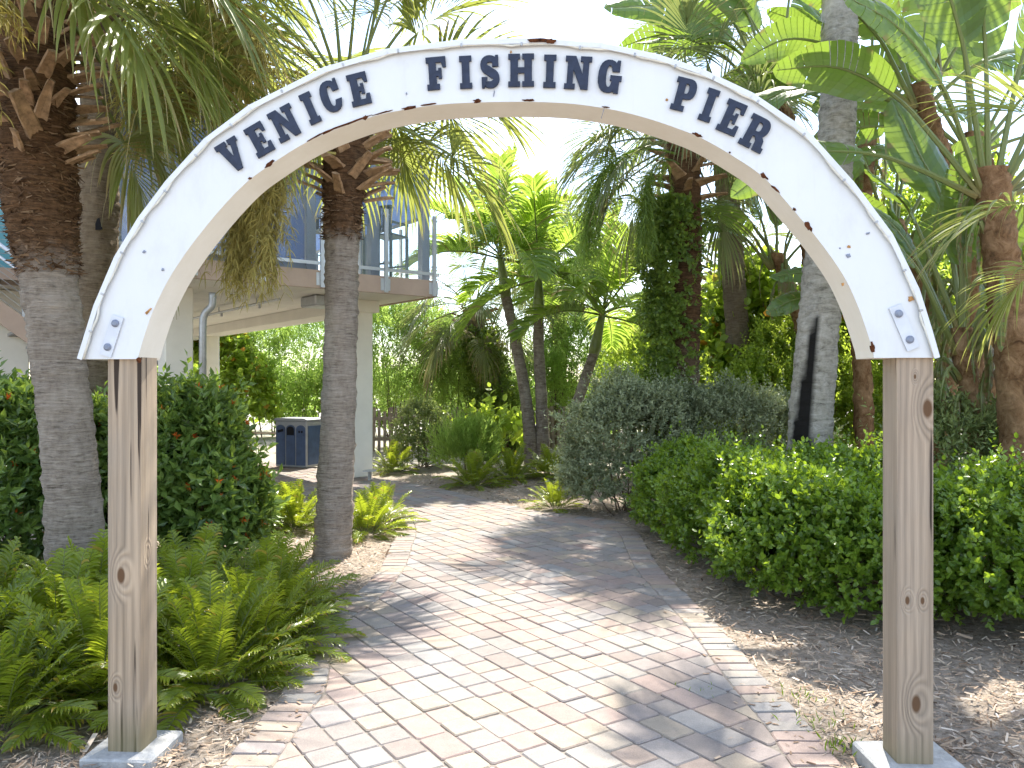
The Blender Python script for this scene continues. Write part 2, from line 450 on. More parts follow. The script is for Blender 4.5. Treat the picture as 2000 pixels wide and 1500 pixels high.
def wood(name, knots, base=(0.30, 0.235, 0.175)):
    t = NT(name)
    tcn = t.n('ShaderNodeTexCoord')
    pos = tcn.outputs['Object']
    # knots push the grain aside
    warp = None
    kmask = None
    for (kx, ky, kz, r) in knots:
        d = t.n('ShaderNodeVectorMath', operation='SUBTRACT'); t.l(pos, d.inputs[0]); d.inputs[1].default_value = (kx, ky, kz)
        s = t.n('ShaderNodeVectorMath', operation='MULTIPLY'); t.l(d.outputs[0], s.inputs[0]); s.inputs[1].default_value = (1, 1, 0.5)
        ln = t.n('ShaderNodeVectorMath', operation='LENGTH'); t.l(s.outputs[0], ln.inputs[0])
        g = t.n('ShaderNodeMath', operation='DIVIDE'); t.l(ln.outputs['Value'], g.inputs[0]); g.inputs[1].default_value = r
        e = t.n('ShaderNodeMapRange'); t.l(g.outputs[0], e.inputs[0]); e.inputs[1].default_value = 0.8; e.inputs[2].default_value = 3.8; e.inputs[3].default_value = 1.0; e.inputs[4].default_value = 0.0
        e.interpolation_type = 'SMOOTHSTEP'
        k = t.n('ShaderNodeMapRange'); t.l(g.outputs[0], k.inputs[0]); k.inputs[1].default_value = 0.75; k.inputs[2].default_value = 1.15; k.inputs[3].default_value = 1.0; k.inputs[4].default_value = 0.0
        if warp is None: warp, kmask = e.outputs[0], k.outputs[0]
        else:
            m = t.n('ShaderNodeMath', operation='MAXIMUM'); t.l(warp, m.inputs[0]); t.l(e.outputs[0], m.inputs[1]); warp = m.outputs[0]
            m = t.n('ShaderNodeMath', operation='MAXIMUM'); t.l(kmask, m.inputs[0]); t.l(k.outputs[0], m.inputs[1]); kmask = m.outputs[0]
    mp = t.n('ShaderNodeMapping'); t.l(pos, mp.inputs[0]); mp.inputs['Scale'].default_value = (9, 9, 0.55)
    if warp is not None:
        cx = t.n('ShaderNodeCombineXYZ'); t.l(warp, cx.inputs[0])
        sc_ = t.n('ShaderNodeVectorMath', operation='SCALE'); t.l(cx.outputs[0], sc_.inputs[0]); sc_.inputs['Scale'].default_value = 0.75
        ad = t.n('ShaderNodeVectorMath', operation='ADD'); t.l(mp.outputs[0], ad.inputs[0]); t.l(sc_.outputs[0], ad.inputs[1])
        vec = ad.outputs[0]
    else: vec = mp.outputs[0]
    g1 = t.noise(vec, 1.6, 3, 0.5, 0.6)
    w = t.n('ShaderNodeTexWave', Scale=1.1, Distortion=6.0, Detail=4.0); w.inputs['Detail Scale'].default_value = 0.8
    t.l(vec, w.inputs['Vector'])
    mpf = t.n('ShaderNodeMapping'); t.l(pos, mpf.inputs[0]); mpf.inputs['Scale'].default_value = (180, 180, 3)
    fine = t.noise(mpf.outputs[0], 1.0, 4, 0.7)
    crk = t.noise(t.coord((34, 34, 0.8)), 1.0, 3, 0.5)
    cracks = t.ramp(crk, [(0.325, 1.0), (0.355, 0.0)])
    big = t.noise(t.coord((3, 3, 1.3)), 1.0, 4, 0.6)
    c = t.ramp(w.outputs['Fac'], [(0.0, tuple(x * 0.62 for x in base)), (0.45, base), (1.0, tuple(x * 1.28 for x in base))])
    c = t.mix(0.5, c, t.ramp(g1, [(0.3, tuple(x * 0.7 for x in base)), (0.7, tuple(x * 1.35 for x in base))]))
    c = t.mix(t.ramp(big, [(0.4, 0.0), (0.7, 0.55)]), c, (0.36, 0.315, 0.26))
    c = t.mix(0.35, c, t.ramp(fine, [(0.3, 0.25), (0.7, 1.0)]), 'MULTIPLY')
    c = t.mix(cracks, c, (0.05, 0.038, 0.03))
    if kmask is not None: c = t.mix(kmask, c, (0.13, 0.075, 0.042))
    sxz = t.n('ShaderNodeSeparateXYZ'); t.l(pos, sxz.inputs[0])
    fz = t.n('ShaderNodeMath', operation='MULTIPLY_ADD'); t.l(big, fz.inputs[0]); fz.inputs[1].default_value = -0.30; t.l(sxz.outputs['Z'], fz.inputs[2])
    foot = t.n('ShaderNodeMapRange'); t.l(fz.outputs[0], foot.inputs[0]); foot.inputs[1].default_value = -0.10; foot.inputs[2].default_value = 0.06; foot.inputs[3].default_value = 0.6; foot.inputs[4].default_value = 0.0
    c = t.mix(foot.outputs[0], c, (0.17, 0.15, 0.075))
    mh = t.mix(cracks, t.mix(0.6, fine, w.outputs['Fac']), 0.0)
    return t.done(t.pbr(c, 0.88, 0.15, t.bump(mh, 0.5, 0.006)))

# pavers: per-stone colour from the tint attribute
t = NT('concrete_paver')
ti = t.attr('tint')
c = t.ramp(ti, [(0.0, (0.234, 0.195, 0.174)), (0.2, (0.263, 0.248, 0.235)), (0.42, (0.315, 0.243, 0.212)), (0.62, (0.320, 0.272, 0.216)), (0.8, (0.267, 0.257, 0.250)), (1.0, (0.292, 0.219, 0.193))])
n = t.noise(t.coord(), 14, 7, 0.7); sp = t.noise(t.coord(), 160, 3, 0.7)
c = t.mix(0.45, c, t.ramp(n, [(0.3, 0.72), (0.7, 1.18)]), 'MULTIPLY')
c = t.mix(0.35, c, t.ramp(sp, [(0.35, 0.55), (0.65, 1.25)]), 'MULTIPLY')
MAT['paver'] = t.done(t.pbr(c, 0.88, 0.2, t.bump(sp, 0.35, 0.004)))
t = NT('joint_sand')
n = t.noise(t.coord(), 40, 6, 0.7)
c = t.ramp(n, [(0.3, (0.13, 0.115, 0.10)), (0.7, (0.29, 0.26, 0.225))])
MAT['joint'] = t.done(t.pbr(c, 0.95, 0.1, t.bump(n, 0.6, 0.01)))
# ground: grey brown mulch near, pale sand towards the beach
t = NT('mulch_and_sand')
co = t.coord()
n = t.noise(co, 22, 8, 0.75); n2 = t.noise(co, 1.3, 5, 0.6); n3 = t.noise(co, 90, 3, 0.7)
mul = t.ramp(n, [(0.3, (0.15, 0.12, 0.09)), (0.5, (0.31, 0.26, 0.21)), (0.7, (0.46, 0.40, 0.34))])
snd = t.ramp(n3, [(0.3, (0.30, 0.27, 0.22)), (0.7, (0.44, 0.41, 0.35))])
sx = t.n('ShaderNodeSeparateXYZ'); t.l(co, sx.inputs[0])
ad = t.n('ShaderNodeMath', operation='MULTIPLY_ADD'); t.l(n2, ad.inputs[0]); ad.inputs[1].default_value = 6.0; t.l(sx.outputs['Y'], ad.inputs[2])
fr = t.n('ShaderNodeMapRange'); t.l(ad.outputs[0], fr.inputs[0]); fr.inputs[1].default_value = 16.5; fr.inputs[2].default_value = 19.0
c = t.mix(fr.outputs[0], mul, snd)
MAT['ground'] = t.done(t.pbr(c, 0.95, 0.1, t.bump(n, 0.9, 0.03)))
t = NT('mulch_chip')
c = t.ramp(t.attr('tint'), [(0.0, (0.07, 0.045, 0.03)), (0.3, (0.25, 0.17, 0.115)), (0.65, (0.43, 0.34, 0.255)), (0.93, (0.57, 0.50, 0.42)), (1.0, (0.6, 0.58, 0.55))])
MAT['chip'] = t.done(t.pbr(c, 0.9, 0.15))

t = NT('palm_fibre')
c = t.ramp(t.attr('tint'), [(0.0, (0.045, 0.025, 0.013)), (0.35, (0.13, 0.075, 0.04)), (0.6, (0.26, 0.175, 0.105))])
MAT['chip_brown'] = t.done(t.pbr(c, 0.9, 0.15))
# ------------------------------------------------------------------ the setting: ground, path of pavers
mb = MB()
S = 600
mb.add([(-S, -S, -0.02), (S, -S, -0.02), (S, S, -0.02), (-S, S, -0.02)], [(0, 1, 2, 3)])
tag(mb.build('ground', MAT['ground']), kind='structure')

LEFT = [(-1.25, -2.5), (-1.22, 1.5), (-1.216, 3.3), (-1.2, 3.89), (-1.2, 4.19), (-1.33, 5.0), (-1.32, 5.5), (-1.21, 5.9), (-1.15, 6.9), (-1.2, 7.75), (-1.27, 8.7), (-1.55, 9.85), (-2.16, 10.75), (-2.97, 11.45), (-3.9, 11.9), (-5.6, 12.3)]
RIGHT = [(1.38, -2.5), (1.38, 1.5), (1.387, 3.3), (1.40, 3.7), (1.38, 4.28), (1.37, 5.33), (1.33, 6.05), (1.29, 6.89), (1.33, 7.8), (1.36, 8.6), (1.22, 9.25), (0.85, 9.65), (0.32, 10.05), (-0.36, 11.0), (-1.2, 12.3), (-2.2, 13.4), (-3.4, 14.7), (-5.0, 16.3)]
Lc = smooth_poly(LEFT, 6); Rc = smooth_poly(RIGHT, 6)
PATH = np.concatenate([Lc, Rc[::-1]])          # left up, across, right down
def inside(p, poly):
    x, y = p
    a = poly; b = np.roll(poly, -1, axis=0)
    c = ((a[:, 1] > y) != (b[:, 1] > y)) & (x < (b[:, 0] - a[:, 0]) * (y - a[:, 1]) / (b[:, 1] - a[:, 1] + 1e-12) + a[:, 0])
    return c.sum() % 2 == 1
def seg_dist(p, line):
    a = line[:-1]; b = line[1:]; d = b - a
    t_ = np.clip(((p - a) * d).sum(1) / ((d * d).sum(1) + 1e-12), 0, 1)
    q = a + d * t_[:, None]
    r = np.linalg.norm(p - q, axis=1)
    i = r.argmin()
    return r[i], q[i], d[i] / np.linalg.norm(d[i])
path_root = thing('path', None, None)
tag(path_root, 'winding path of tumbled pavers leading under the arch', kind='structure')
mb = MB()
tri = tessellate_polygon([[Vector((p[0], p[1], 0)) for p in PATH]])
mb.add([(p[0], p[1], -0.008) for p in PATH], tri)
mb.build('joint_sand', MAT['joint'], path_root)

BORD = 0.21
pav = []
prnd = random.Random(5)
def clip_half(poly, q, n):
    """keep the part of the convex polygon with (p-q).n >= 0"""
    out = []
    m = len(poly)
    for i in range(m):
        a, b = poly[i], poly[(i + 1) % m]
        da, db = (a - q) @ n, (b - q) @ n
        if da >= 0: out.append(a)
        if (da >= 0) != (db >= 0):
            out.append(a + (b - a) * (da / (da - db)))
    return out
def area(poly):
    p = np.array(poly); q = np.roll(p, -1, axis=0)
    return 0.5 * (p[:, 0] * q[:, 1] - p[:, 1] * q[:, 0]).sum()
ua = np.array([math.sin(R(33)), -math.cos(R(33))]); va = np.array([ua[1] * -1, ua[0]])
org = np.array([0.0, 6.0])
def chop(poly, k):
    poly = [np.array(p) for p in poly]; o = []; n = len(poly)
    for i in range(n):
        p, q0, q1 = poly[i], poly[i - 1], poly[(i + 1) % n]
        d0, d1 = q0 - p, q1 - p
        l0, l1 = np.linalg.norm(d0), np.linalg.norm(d1)
        kk = min(k, l0 * 0.3, l1 * 0.3) * prnd.uniform(0.5, 1.4)
        o += [p + d0 / l0 * kk, p + d1 / l1 * kk]
    return o
rowh = 0.160
for r in range(-90, 91):
    pos = -14.0 + prnd.random() * 0.2
    while pos < 14:
        wlen = prnd.choice([0.160, 0.160, 0.235, 0.235, 0.16])
        c0 = org + va * (r * rowh) + ua * (pos + wlen / 2)
        if -2.0 < c0[1] < 16.5 and -5.6 < c0[0] < 1.7 and inside(c0, PATH):
            g = 0.0032
            poly = [org + va * (r * rowh + sv * (rowh / 2 - g)) + ua * (pos + wlen / 2 + su * (wlen / 2 - g)) for su, sv in ((-1, -1), (1, -1), (1, 1), (-1, 1))]
            for line in (Lc, Rc):
                d, q, tg = seg_dist(c0, line)
                if d < 0.5:
                    n_ = c0 - q; n_ /= np.linalg.norm(n_) + 1e-9
                    if poly: poly = clip_half(poly, q + n_ * (BORD + 0.006), n_)
            if len(poly) >= 3 and abs(area(poly)) > 0.0025:
                pav.append(poly)
        pos += wlen
# soldier course along both edges
for line, sgn in ((Lc, 1), (Rc, -1)):
    seg = np.linalg.norm(np.diff(line, axis=0), axis=1); cum = np.concatenate([[0], np.cumsum(seg)])
    s_ = 0.0
    while s_ < cum[-1] - 0.12:
        w_ = 0.112
        def at(u):
            i = min(np.searchsorted(cum, u, 'right') - 1, len(seg) - 1)
            tg = (line[i + 1] - line[i]) / seg[i]
            return line[i] + tg * (u - cum[i]), tg
        a, ta = at(s_ + 0.004); b, tb = at(s_ + w_ - 0.004)
        na = np.array([ta[1], -ta[0]]) * sgn; nb_ = np.array([tb[1], -tb[0]]) * sgn
        e = prnd.uniform(-0.008, 0.008)
        poly = [a + na * e, b + nb_ * e, b + nb_ * BORD, a + na * BORD]
        if a[1] > -2: pav.append(poly)
        s_ += w_
def paver_geo(poly, mbv, tv):
    poly = np.array(poly)
    if area(poly) < 0: poly = poly[::-1]
    if len(poly) <= 5: poly = np.array(chop(poly, 0.010))
    n = len(poly); c = poly.mean(0)
    h = prnd.gauss(0, 0.0018); tx, ty = prnd.gauss(0, 0.010), prnd.gauss(0, 0.010)
    def z(p, o): return h + tx * (p[0] - c[0]) + ty * (p[1] - c[1]) + o
    def ins(p, k):
        d = c - p; L = np.linalg.norm(d)
        return p + d / L * min(k, L * 0.5)
    v = [(p[0], p[1], -0.03) for p in poly] + [(p[0], p[1], z(p, -0.006)) for p in poly]
    p2 = [ins(p, 0.007) for p in poly]
    v += [(p[0], p[1], z(p, 0)) for p in p2]
    f = []
    for k in (0, n):
        f += [(k + i, k + (i + 1) % n, k + n + (i + 1) % n, k + n + i) for i in range(n)]
    f.append(tuple(range(2 * n, 3 * n)))
    return v, f
def tinted_mesh(name, v, f, tint, mat):
    me = bpy.data.meshes.new(name); me.from_pydata(v, [], f)
    at = me.attributes.new('tint', 'FLOAT', 'POINT'); at.data.foreach_set('value', np.asarray(tint, np.float32))
    me.materials.append(mat); me.update()
    return me
def vis_size(poly):
    c = np.array(poly).mean(0)
    if c[1] < 3.25 or abs(c[0]) / c[1] > 0.66: return 0
    return 1.0 / c[1]
pav.sort(key=vis_size, reverse=True)
rv, rf, rt = [], [], []
for i, poly in enumerate(pav):
    v, f = paver_geo(poly, None, None)
    tn = prnd.random()
    if i < 300:
        link('paver', tinted_mesh('paver', v, f, [tn] * len(v), MAT['paver']), path_root)
    else:
        b = len(rv); rv += v; rf += [tuple(b + k for k in q) for q in f]; rt += [tn] * len(v)
tag(link('far_pavers', tinted_mesh('far_pavers', rv, rf, rt, MAT['paver']), path_root), kind='stuff')

# ------------------------------------------------------------------ the arch sign
ARC_Y, ARC_ROT, ARC_X = 3.29, R(-3.0), -0.012
arch = thing('entrance_arch', 'white curved archway sign on two weathered wood posts over the path', 'archway', (ARC_X, ARC_Y, 0), ARC_ROT)
def arc_local(px, py, off=0.0):
    mx = (px - 1000) / 1550.0
    cs, sn = math.cos(ARC_ROT), math.sin(ARC_ROT)
    # point on plane y_local = off : world = (ARC_X + u cs - off sn, ARC_Y + u sn + off cs)
    u = (mx * (ARC_Y + off * cs) - ARC_X + off * sn) / (cs - mx * sn)
    D = ARC_Y + u * sn + off * cs
    return u, EYE + (750 - py) / 1550.0 * D
EDGE = [(267, 707), (282, 655), (301, 602), (329, 546), (357, 502), (388, 460), (430, 409), (477, 360), (522, 326), (600, 277), (690, 240), (760, 220), (853, 205), (940, 200), (1035, 199), (1120, 203), (1200, 215), (1260, 230), (1315, 248), (1370, 270), (1430, 304), (1492, 347), (1551, 412), (1601, 472), (1646, 536), (1675, 596), (1694, 650), (1707, 692)]
def edge_y(px): return float(np.interp(px, [p[0] for p in EDGE], [p[1] for p in EDGE]))
inn = smooth_poly([arc_local(*p) for p in EDGE], 5)
inn[0][1] = inn[-1][1] = 1.706
tg = np.gradient(inn, axis=0); tg /= np.linalg.norm(tg, axis=1)[:, None]
nrm = np.stack([-tg[:, 1], tg[:, 0]], 1)
BW = 0.232 + 0.018 * np.sin(np.linspace(0, math.pi, len(inn)))
out = inn + nrm * BW[:, None]
for k in (0, -1):                                                # flat foot
    out[k] = (inn[k][0] + math.copysign(0.245, inn[k][0]), 1.706)
AD = 0.19
mb = MB()
m = len(inn)
def arcpt(p, y): return (p[0], y, p[1])
NS = 5
ring = []
cols = []
prn = random.Random(3)
for i in range(m):
    row = [arcpt(inn[i] + (out[i] - inn[i]) * (k / NS), 0.0) for k in range(NS + 1)]
    cols.append(row)
vs = [p for row in cols for p in row]
fs = [(i * (NS + 1) + k, (i + 1) * (NS + 1) + k, (i + 1) * (NS + 1) + k + 1, i * (NS + 1) + k + 1) for i in range(m - 1) for k in range(NS)]
mb.add(vs, fs, 0)
# underside, back, top skin
mb2v = [arcpt(inn[i], cols[i][0][1]) for i in range(m)] + [arcpt(inn[i], AD) for i in range(m)] + [arcpt(out[i], AD) for i in range(m)] + [arcpt(out[i], cols[i][NS][1]) for i in range(m)]
mb.add(mb2v, [(i, i + 1, m + i + 1, m + i) for i in range(m - 1)], 1)
b_ = mb2v
mb.add(b_, [(m + i, m + i + 1, 2 * m + i + 1, 2 * m + i) for i in range(m - 1)] + [(2 * m + i, 2 * m + i + 1, 3 * m + i + 1, 3 * m + i) for i in range(m - 1)], 0)
mb.add(b_, [(0, m, 2 * m, 3 * m), (m - 1, 2 * m - 1, 3 * m - 1, 4 * m - 1)], 1)
box = mb.build('arch_panel', [MAT['white'], MAT['white_under']], arch, smooth=False)
# outer lip (thin folded edge strip in short straight lengths)
for a in range(0, m - 1, 7):
    bidx = min(a + 7, m - 1)
    P_, Q_ = Vector(arcpt(out[a] + nrm[a] * 0.004, 0.085)), Vector(arcpt(out[bidx] + nrm[bidx] * 0.004, 0.085))
    d = (Q_ - P_); d.normalize()
    lip = MB()
    nn = Vector((-d.z, 0, d.x))
    lip.add([P_ + Vector((0, -0.105, 0)), Q_ + Vector((0, -0.105, 0)), Q_ + Vector((0, 0.115, 0)), P_ + Vector((0, 0.115, 0)),
             P_ + Vector((0, -0.105, 0)) - nn * 0.02, Q_ + Vector((0, -0.105, 0)) - nn * 0.02,
             P_ + Vector((0, -0.098, 0)) + nn * 0.006, Q_ + Vector((0, -0.098, 0)) + nn * 0.006, Q_ + Vector((0, 0.115, 0)) + nn * 0.006, P_ + Vector((0, 0.115, 0)) + nn * 0.006],
            [(0, 1, 5, 4), (4, 5, 7, 6), (6, 7, 8, 9), (0, 4, 6), (1, 7, 5), (3, 2, 8, 9), (0, 1, 2, 3)])
    lip.build('edge_strip', MAT['white'], box)
# light cable clipped under the lip
cab = []
for i in range(m):
    p = inn[i] + (out[i] - inn[i]) * (0.93 + 0.018 * math.sin(i * 0.9) + 0.01 * prn.uniform(-1, 1))
    cab.append(Vector(arcpt(p, -0.014)))
cb = MB(); cb.tube(cab, 0.0055, 6)
cb.build('light_cable', MAT['cable'], box, smooth=True)
for i in range(3, m - 1, 6):
    c_ = cab[i]
    cl = MB(); cl.box(c_ + Vector((0, -0.003, 0)), (0.009, 0.010, 0.016), Matrix.Rotation(-math.atan2(nrm[i][0], nrm[i][1]) * -1, 3, 'Y'), 0, 0.002)
    cl.build('cable_clip', MAT['steel'], box)
# posts
knL = [(-1.665, 0.02, 0.78, 0.018), (-1.60, 0.08, 0.86, 0.012), (-1.69, 0.02, 0.30, 0.010), (-1.62, 0.1, 1.25, 0.010)]
knR = [(1.70, 0.02, 1.50, 0.020), (1.62, 0.02, 0.72, 0.009), (1.68, 0.02, 0.72, 0.008), (1.655, 0.02, 0.30, 0.019), (1.65, 0.02, 1.63, 0.005)]
for sx, kn, nm in ((-1, knL, 'left'), (1, knR, 'right')):
    pb = MB(); pb.box((sx * 1.652, 0.02 + 0.0725, (0.0 + 1.78) / 2), (0.145, 0.145, 1.78), None, 0, 0.004)
    if nm == 'left':
        po = pb.build('post', wood('weathered_post_' + nm, kn, (0.43, 0.335, 0.24)), arch)
    else:
        po = pb.build('post', wood('weathered_post_' + nm, kn, (0.40, 0.315, 0.235)), arch)
    bs = MB()
    bs.box((sx * 1.665, 0.0725, 0.0), (0.36, 0.34, 0.112), Matrix.Rotation(R(4), 3, 'Z'), 0, 0.010) if sx > 0 else bs.box((sx * 1.652, 0.0925, -0.03), (0.31, 0.30, 0.112), None, 0, 0.008)
    bs.build('concrete_base', MAT['concrete'], arch)
# bolt plates at the feet
for (p0, p1) in (((232, 618), (207, 695)), ((1747, 598), (1783, 682))):
    a, b = arc_local(*p0), arc_local(*p1)
    a, b = Vector((a[0], -0.006, a[1])), Vector((b[0], -0.006, b[1]))
    pl = MB(); pl.beam(a, b, 0.052, 0.005, 0, up=(0, 1, 0))
    plo = pl.build('bolt_plate', MAT['plate'], box)
    for t_ in (0.18, 0.78):
        c_ = a + (b - a) * t_
        bo = MB(); bo.tube([c_ + Vector((0, -0.0005, 0)), c_ + Vector((0, -0.007, 0)), c_ + Vector((0, -0.012, 0))], [0.0165, 0.016, 0.009], 14)
        bo.build('bolt', MAT['bolt'], plo, smooth=False)
# rust holes along the lower front edge, and specks
def patch(px, py, w, h, ang, mat, name, off=-0.0045, seed=0):
    pr = random.Random(seed + int(px) * 7 + int(py))
    u, z = arc_local(px, py)
    n = 14
    pts = []
    ca, sa = math.cos(R(ang)), math.sin(R(ang))
    for i in range(n):
        a = i / n * 2 * math.pi
        rr = pr.uniform(0.55, 1.15)
        x, y = math.cos(a) * w / 2 * rr, math.sin(a) * h / 2 * rr
        pts.append((u + x * ca - y * sa, z + x * sa + y * ca))
    q = MB()
    q.add([(p[0], off, p[1]) for p in pts] + [(p[0], off + 0.006, p[1]) for p in pts] + [(u, off - 0.002, z)],
          [(i, (i + 1) % n, 2 * n) for i in range(n)] + [(i, (i + 1) % n, n + (i + 1) % n, n + i) for i in range(n)])
    return q.build(name, MAT[mat], box)
for a in [(527, 330, 0.05, 0.018, 40), (488, 353, 0.016, 0.012, 30), (672, 250, 0.16, 0.008, 18), (640, 262, 0.06, 0.010, 26), (714, 233, 0.022, 0.020, 10),
          (800, 213, 0.075, 0.014, 12), (840, 207, 0.07, 0.007, 6), (933, 201, 0.045, 0.017, 2), (1032, 199, 0.055, 0.010, 0), (1183, 209, 0.04, 0.006, -6),
          (1362, 263, 0.045, 0.014, -24), (1425, 301, 0.010, 0.008, -30), (1492, 350, 0.04, 0.018, -45), (1515, 372, 0.05, 0.010, -42), (1551, 412, 0.018, 0.014, -48), (1578, 478, 0.05, 0.02, -60),
          (272, 703, 0.030, 0.026, 10), (1704, 680, 0.020, 0.05, 10), (620, 268, 0.10, 0.006, 28), (700, 237, 0.14, 0.006, 20), (750, 223, 0.10, 0.006, 14), (1050, 80, 0.10, 0.016, 0), (1075, 82, 0.05, 0.022, 0)]:
    a = list(a)
    if 280 < a[0] < 1700 and a[1] > 150: a[1] = edge_y(a[0]) - 3
    if a[1] < 100: patch(a[0], a[1] + 4, a[2], a[3], a[4], 'rust', 'rust_patch', -0.030)
    else: patch(*a, 'rust', 'rust_patch')
for a in [(290, 608, 0.045, 0.010, 45), (1778, 584, 0.026, 0.022, 0), (1658, 482, 0.014, 0.012, 0), (1646, 555, 0.012, 0.016, 0), (998, 102, 0.010, 0.012, 0), (1302, 195, 0.012, 0.012, 0)]:
    patch(*a, 'stain', 'rust_stain')
for a in [(282, 492, 0.016, 0.014, 30), (318, 527, 0.016, 0.014, 30), (1657, 500, 0.024, 0.020, 20), (1695, 456, 0.018, 0.008, 20), (1640, 485, 0.008, 0.008, 0), (794, 183, 0.006, 0.012, 0), (965, 183, 0.004, 0.03, -10), (1177, 222, 0.004, 0.05, -15)]:
    patch(*a, 'bolt', 'paint_chip', -0.0035)

# ---- slab serif letters
def arcp(cx, cy, rx, ry, a0, a1, n=14, p=2.3):
    o = []
    for i in range(n + 1):
        a = R(a0 + (a1 - a0) * i / n)
        c, s = math.cos(a), math.sin(a)
        o.append((cx + rx * math.copysign(abs(c) ** (2 / p), c), cy + ry * math.copysign(abs(s) ** (2 / p), s)))
    return o
LT = {
 'I': [[(0, 0), (.46, 0), (.46, .16), (.37, .16), (.37, .84), (.46, .84), (.46, 1), (0, 1), (0, .84), (.09, .84), (.09, .16), (0, .16)]],
 'E': [[(0, 0), (.76, 0), (.76, .31), (.64, .31), (.58, .16), (.37, .16), (.37, .43), (.47, .43), (.47, .34), (.58, .34), (.58, .66), (.47, .66), (.47, .57), (.37, .57), (.37, .84), (.58, .84), (.64, .69), (.76, .69), (.76, 1), (0, 1), (0, .84), (.09, .84), (.09, .16), (0, .16)]],
 'F': [[(0, 0), (.48, 0), (.48, .16), (.37, .16), (.37, .41), (.47, .41), (.47, .33), (.58, .33), (.58, .65), (.47, .65), (.47, .57), (.37, .57), (.37, .84), (.58, .84), (.64, .68), (.76, .68), (.76, 1), (0, 1), (0, .84), (.09, .84), (.09, .16), (0, .16)]],
 'H': [[(0, 0), (.44, 0), (.44, .15), (.36, .15), (.36, .42), (.62, .42), (.62, .15), (.54, .15), (.54, 0), (.98, 0), (.98, .15), (.90, .15), (.90, .85), (.98, .85), (.98, 1), (.54, 1), (.54, .85), (.62, .85), (.62, .58), (.36, .58), (.36, .85), (.44, .85), (.44, 1), (0, 1), (0, .85), (.08, .85), (.08, .15), (0, .15)]],
 'N': [[(0, 0), (.40, 0), (.40, .15), (.31, .15), (.31, .62), (.64, 0), (.90, 0), (.90, .85), (1.0, .85), (1.0, 1), (.58, 1), (.58, .85), (.68, .85), (.68, .44), (.39, 1), (0, 1), (0, .85), (.09, .85), (.09, .15), (0, .15)]],
 'V': [[(.37, 0), (.60, 0), (.86, .85), (.94, .85), (.94, 1), (.56, 1), (.56, .85), (.64, .85), (.52, .40), (.40, .85), (.47, .85), (.47, 1), (0, 1), (0, .85), (.09, .85)]],
 'C': [arcp(.40, .5, .40, .5, 48, 312) + [(.78, .34), (.53, .34)] + arcp(.42, .5, .12, .34, 330, 48, 12) + [(.53, .64), (.78, .64), (.78, 1), (.68, 1), (.66, .94)]],
 'G': [arcp(.40, .5, .40, .5, 48, 290) + [(.60, .06), (.66, 0), (.82, 0), (.82, .38), (.90, .38), (.90, .53), (.47, .53), (.47, .38), (.54, .38)] + arcp(.42, .5, .12, .34, 318, 48, 12) + [(.53, .66), (.80, .66), (.80, 1), (.70, 1), (.66, .94)]],
 'P': [[(0, 0), (.50, 0), (.50, .15), (.37, .15), (.37, .38), (.50, .38)] + arcp(.50, .69, .30, .31, -88, 90, 12) + [(0, 1), (0, .85), (.09, .85), (.09, .15), (0, .15)], [(.37, .53), (.44, .53)] + arcp(.44, .69, .09, .16, -85, 85, 8) + [(.37, .85)]],
 'R': [[(0, 0), (.47, 0), (.47, .15), (.37, .15), (.37, .40), (.46, .40), (.55, .30), (.57, 0), (.94, 0), (.94, .15), (.86, .15), (.83, .36), (.72, .46)] + arcp(.54, .72, .30, .28, -50, 90, 12) + [(0, 1), (0, .85), (.09, .85), (.09, .15), (0, .15)], [(.37, .55), (.46, .55)] + arcp(.46, .70, .10, .15, -85, 85, 8) + [(.37, .85)]],
}
# S from a thick centre line
cl = arcp(.37, .725, .235, .18, 38, 250, 12, 2.2) + arcp(.37, .275, .235, .18, 70, -142, 12, 2.2)
cl = np.array(cl); tgS = np.gradient(cl, axis=0); tgS /= np.linalg.norm(tgS, axis=1)[:, None]
nS = np.stack([-tgS[:, 1], tgS[:, 0]], 1)
wS = 0.092 + 0.045 * np.sin(np.linspace(0, 1, len(cl)) * math.pi) ** 2
Lf = cl + nS * wS[:, None]; Rg = cl - nS * wS[:, None]
LT['S'] = [[(.47, .66)] + [tuple(p) for p in Lf[1:-1]] + [(.27, .34), (.04, .34), (.04, 0), (.14, 0), (.16, .06)] + [tuple(p) for p in Rg[::-1][1:-1]] + [(.58, .94), (.60, 1), (.70, 1), (.70, .66)]]
letter_mesh = {}
def letter(ch):
    if ch in letter_mesh: return letter_mesh[ch]
    cu = bpy.data.curves.new('letter_' + ch, 'CURVE')
    cu.dimensions = '2D'; cu.fill_mode = 'BOTH'; cu.extrude = 0.004; cu.bevel_depth = 0.0008
    wmax = max(p[0] for p in LT[ch][0])
    for lp in LT[ch]:
        sp = cu.splines.new('POLY'); sp.points.add(len(lp) - 1); sp.use_cyclic_u = True
        for q, p in zip(sp.points, lp): q.co = ((p[0] - wmax / 2) * 0.8 * 0.134, (p[1] - 0.5) * 0.134, 0, 1)
    o = bpy.data.objects.new('letter_tmp', cu); COL.objects.link(o)
    dg = bpy.context.evaluated_depsgraph_get()
    me = bpy.data.meshes.new_from_object(o.evaluated_get(dg))
    bpy.data.objects.remove(o); bpy.data.curves.remove(cu)
    me.name = 'letter'
    me.materials.clear(); me.materials.append(MAT['navy'])
    letter_mesh[ch] = me
    return me
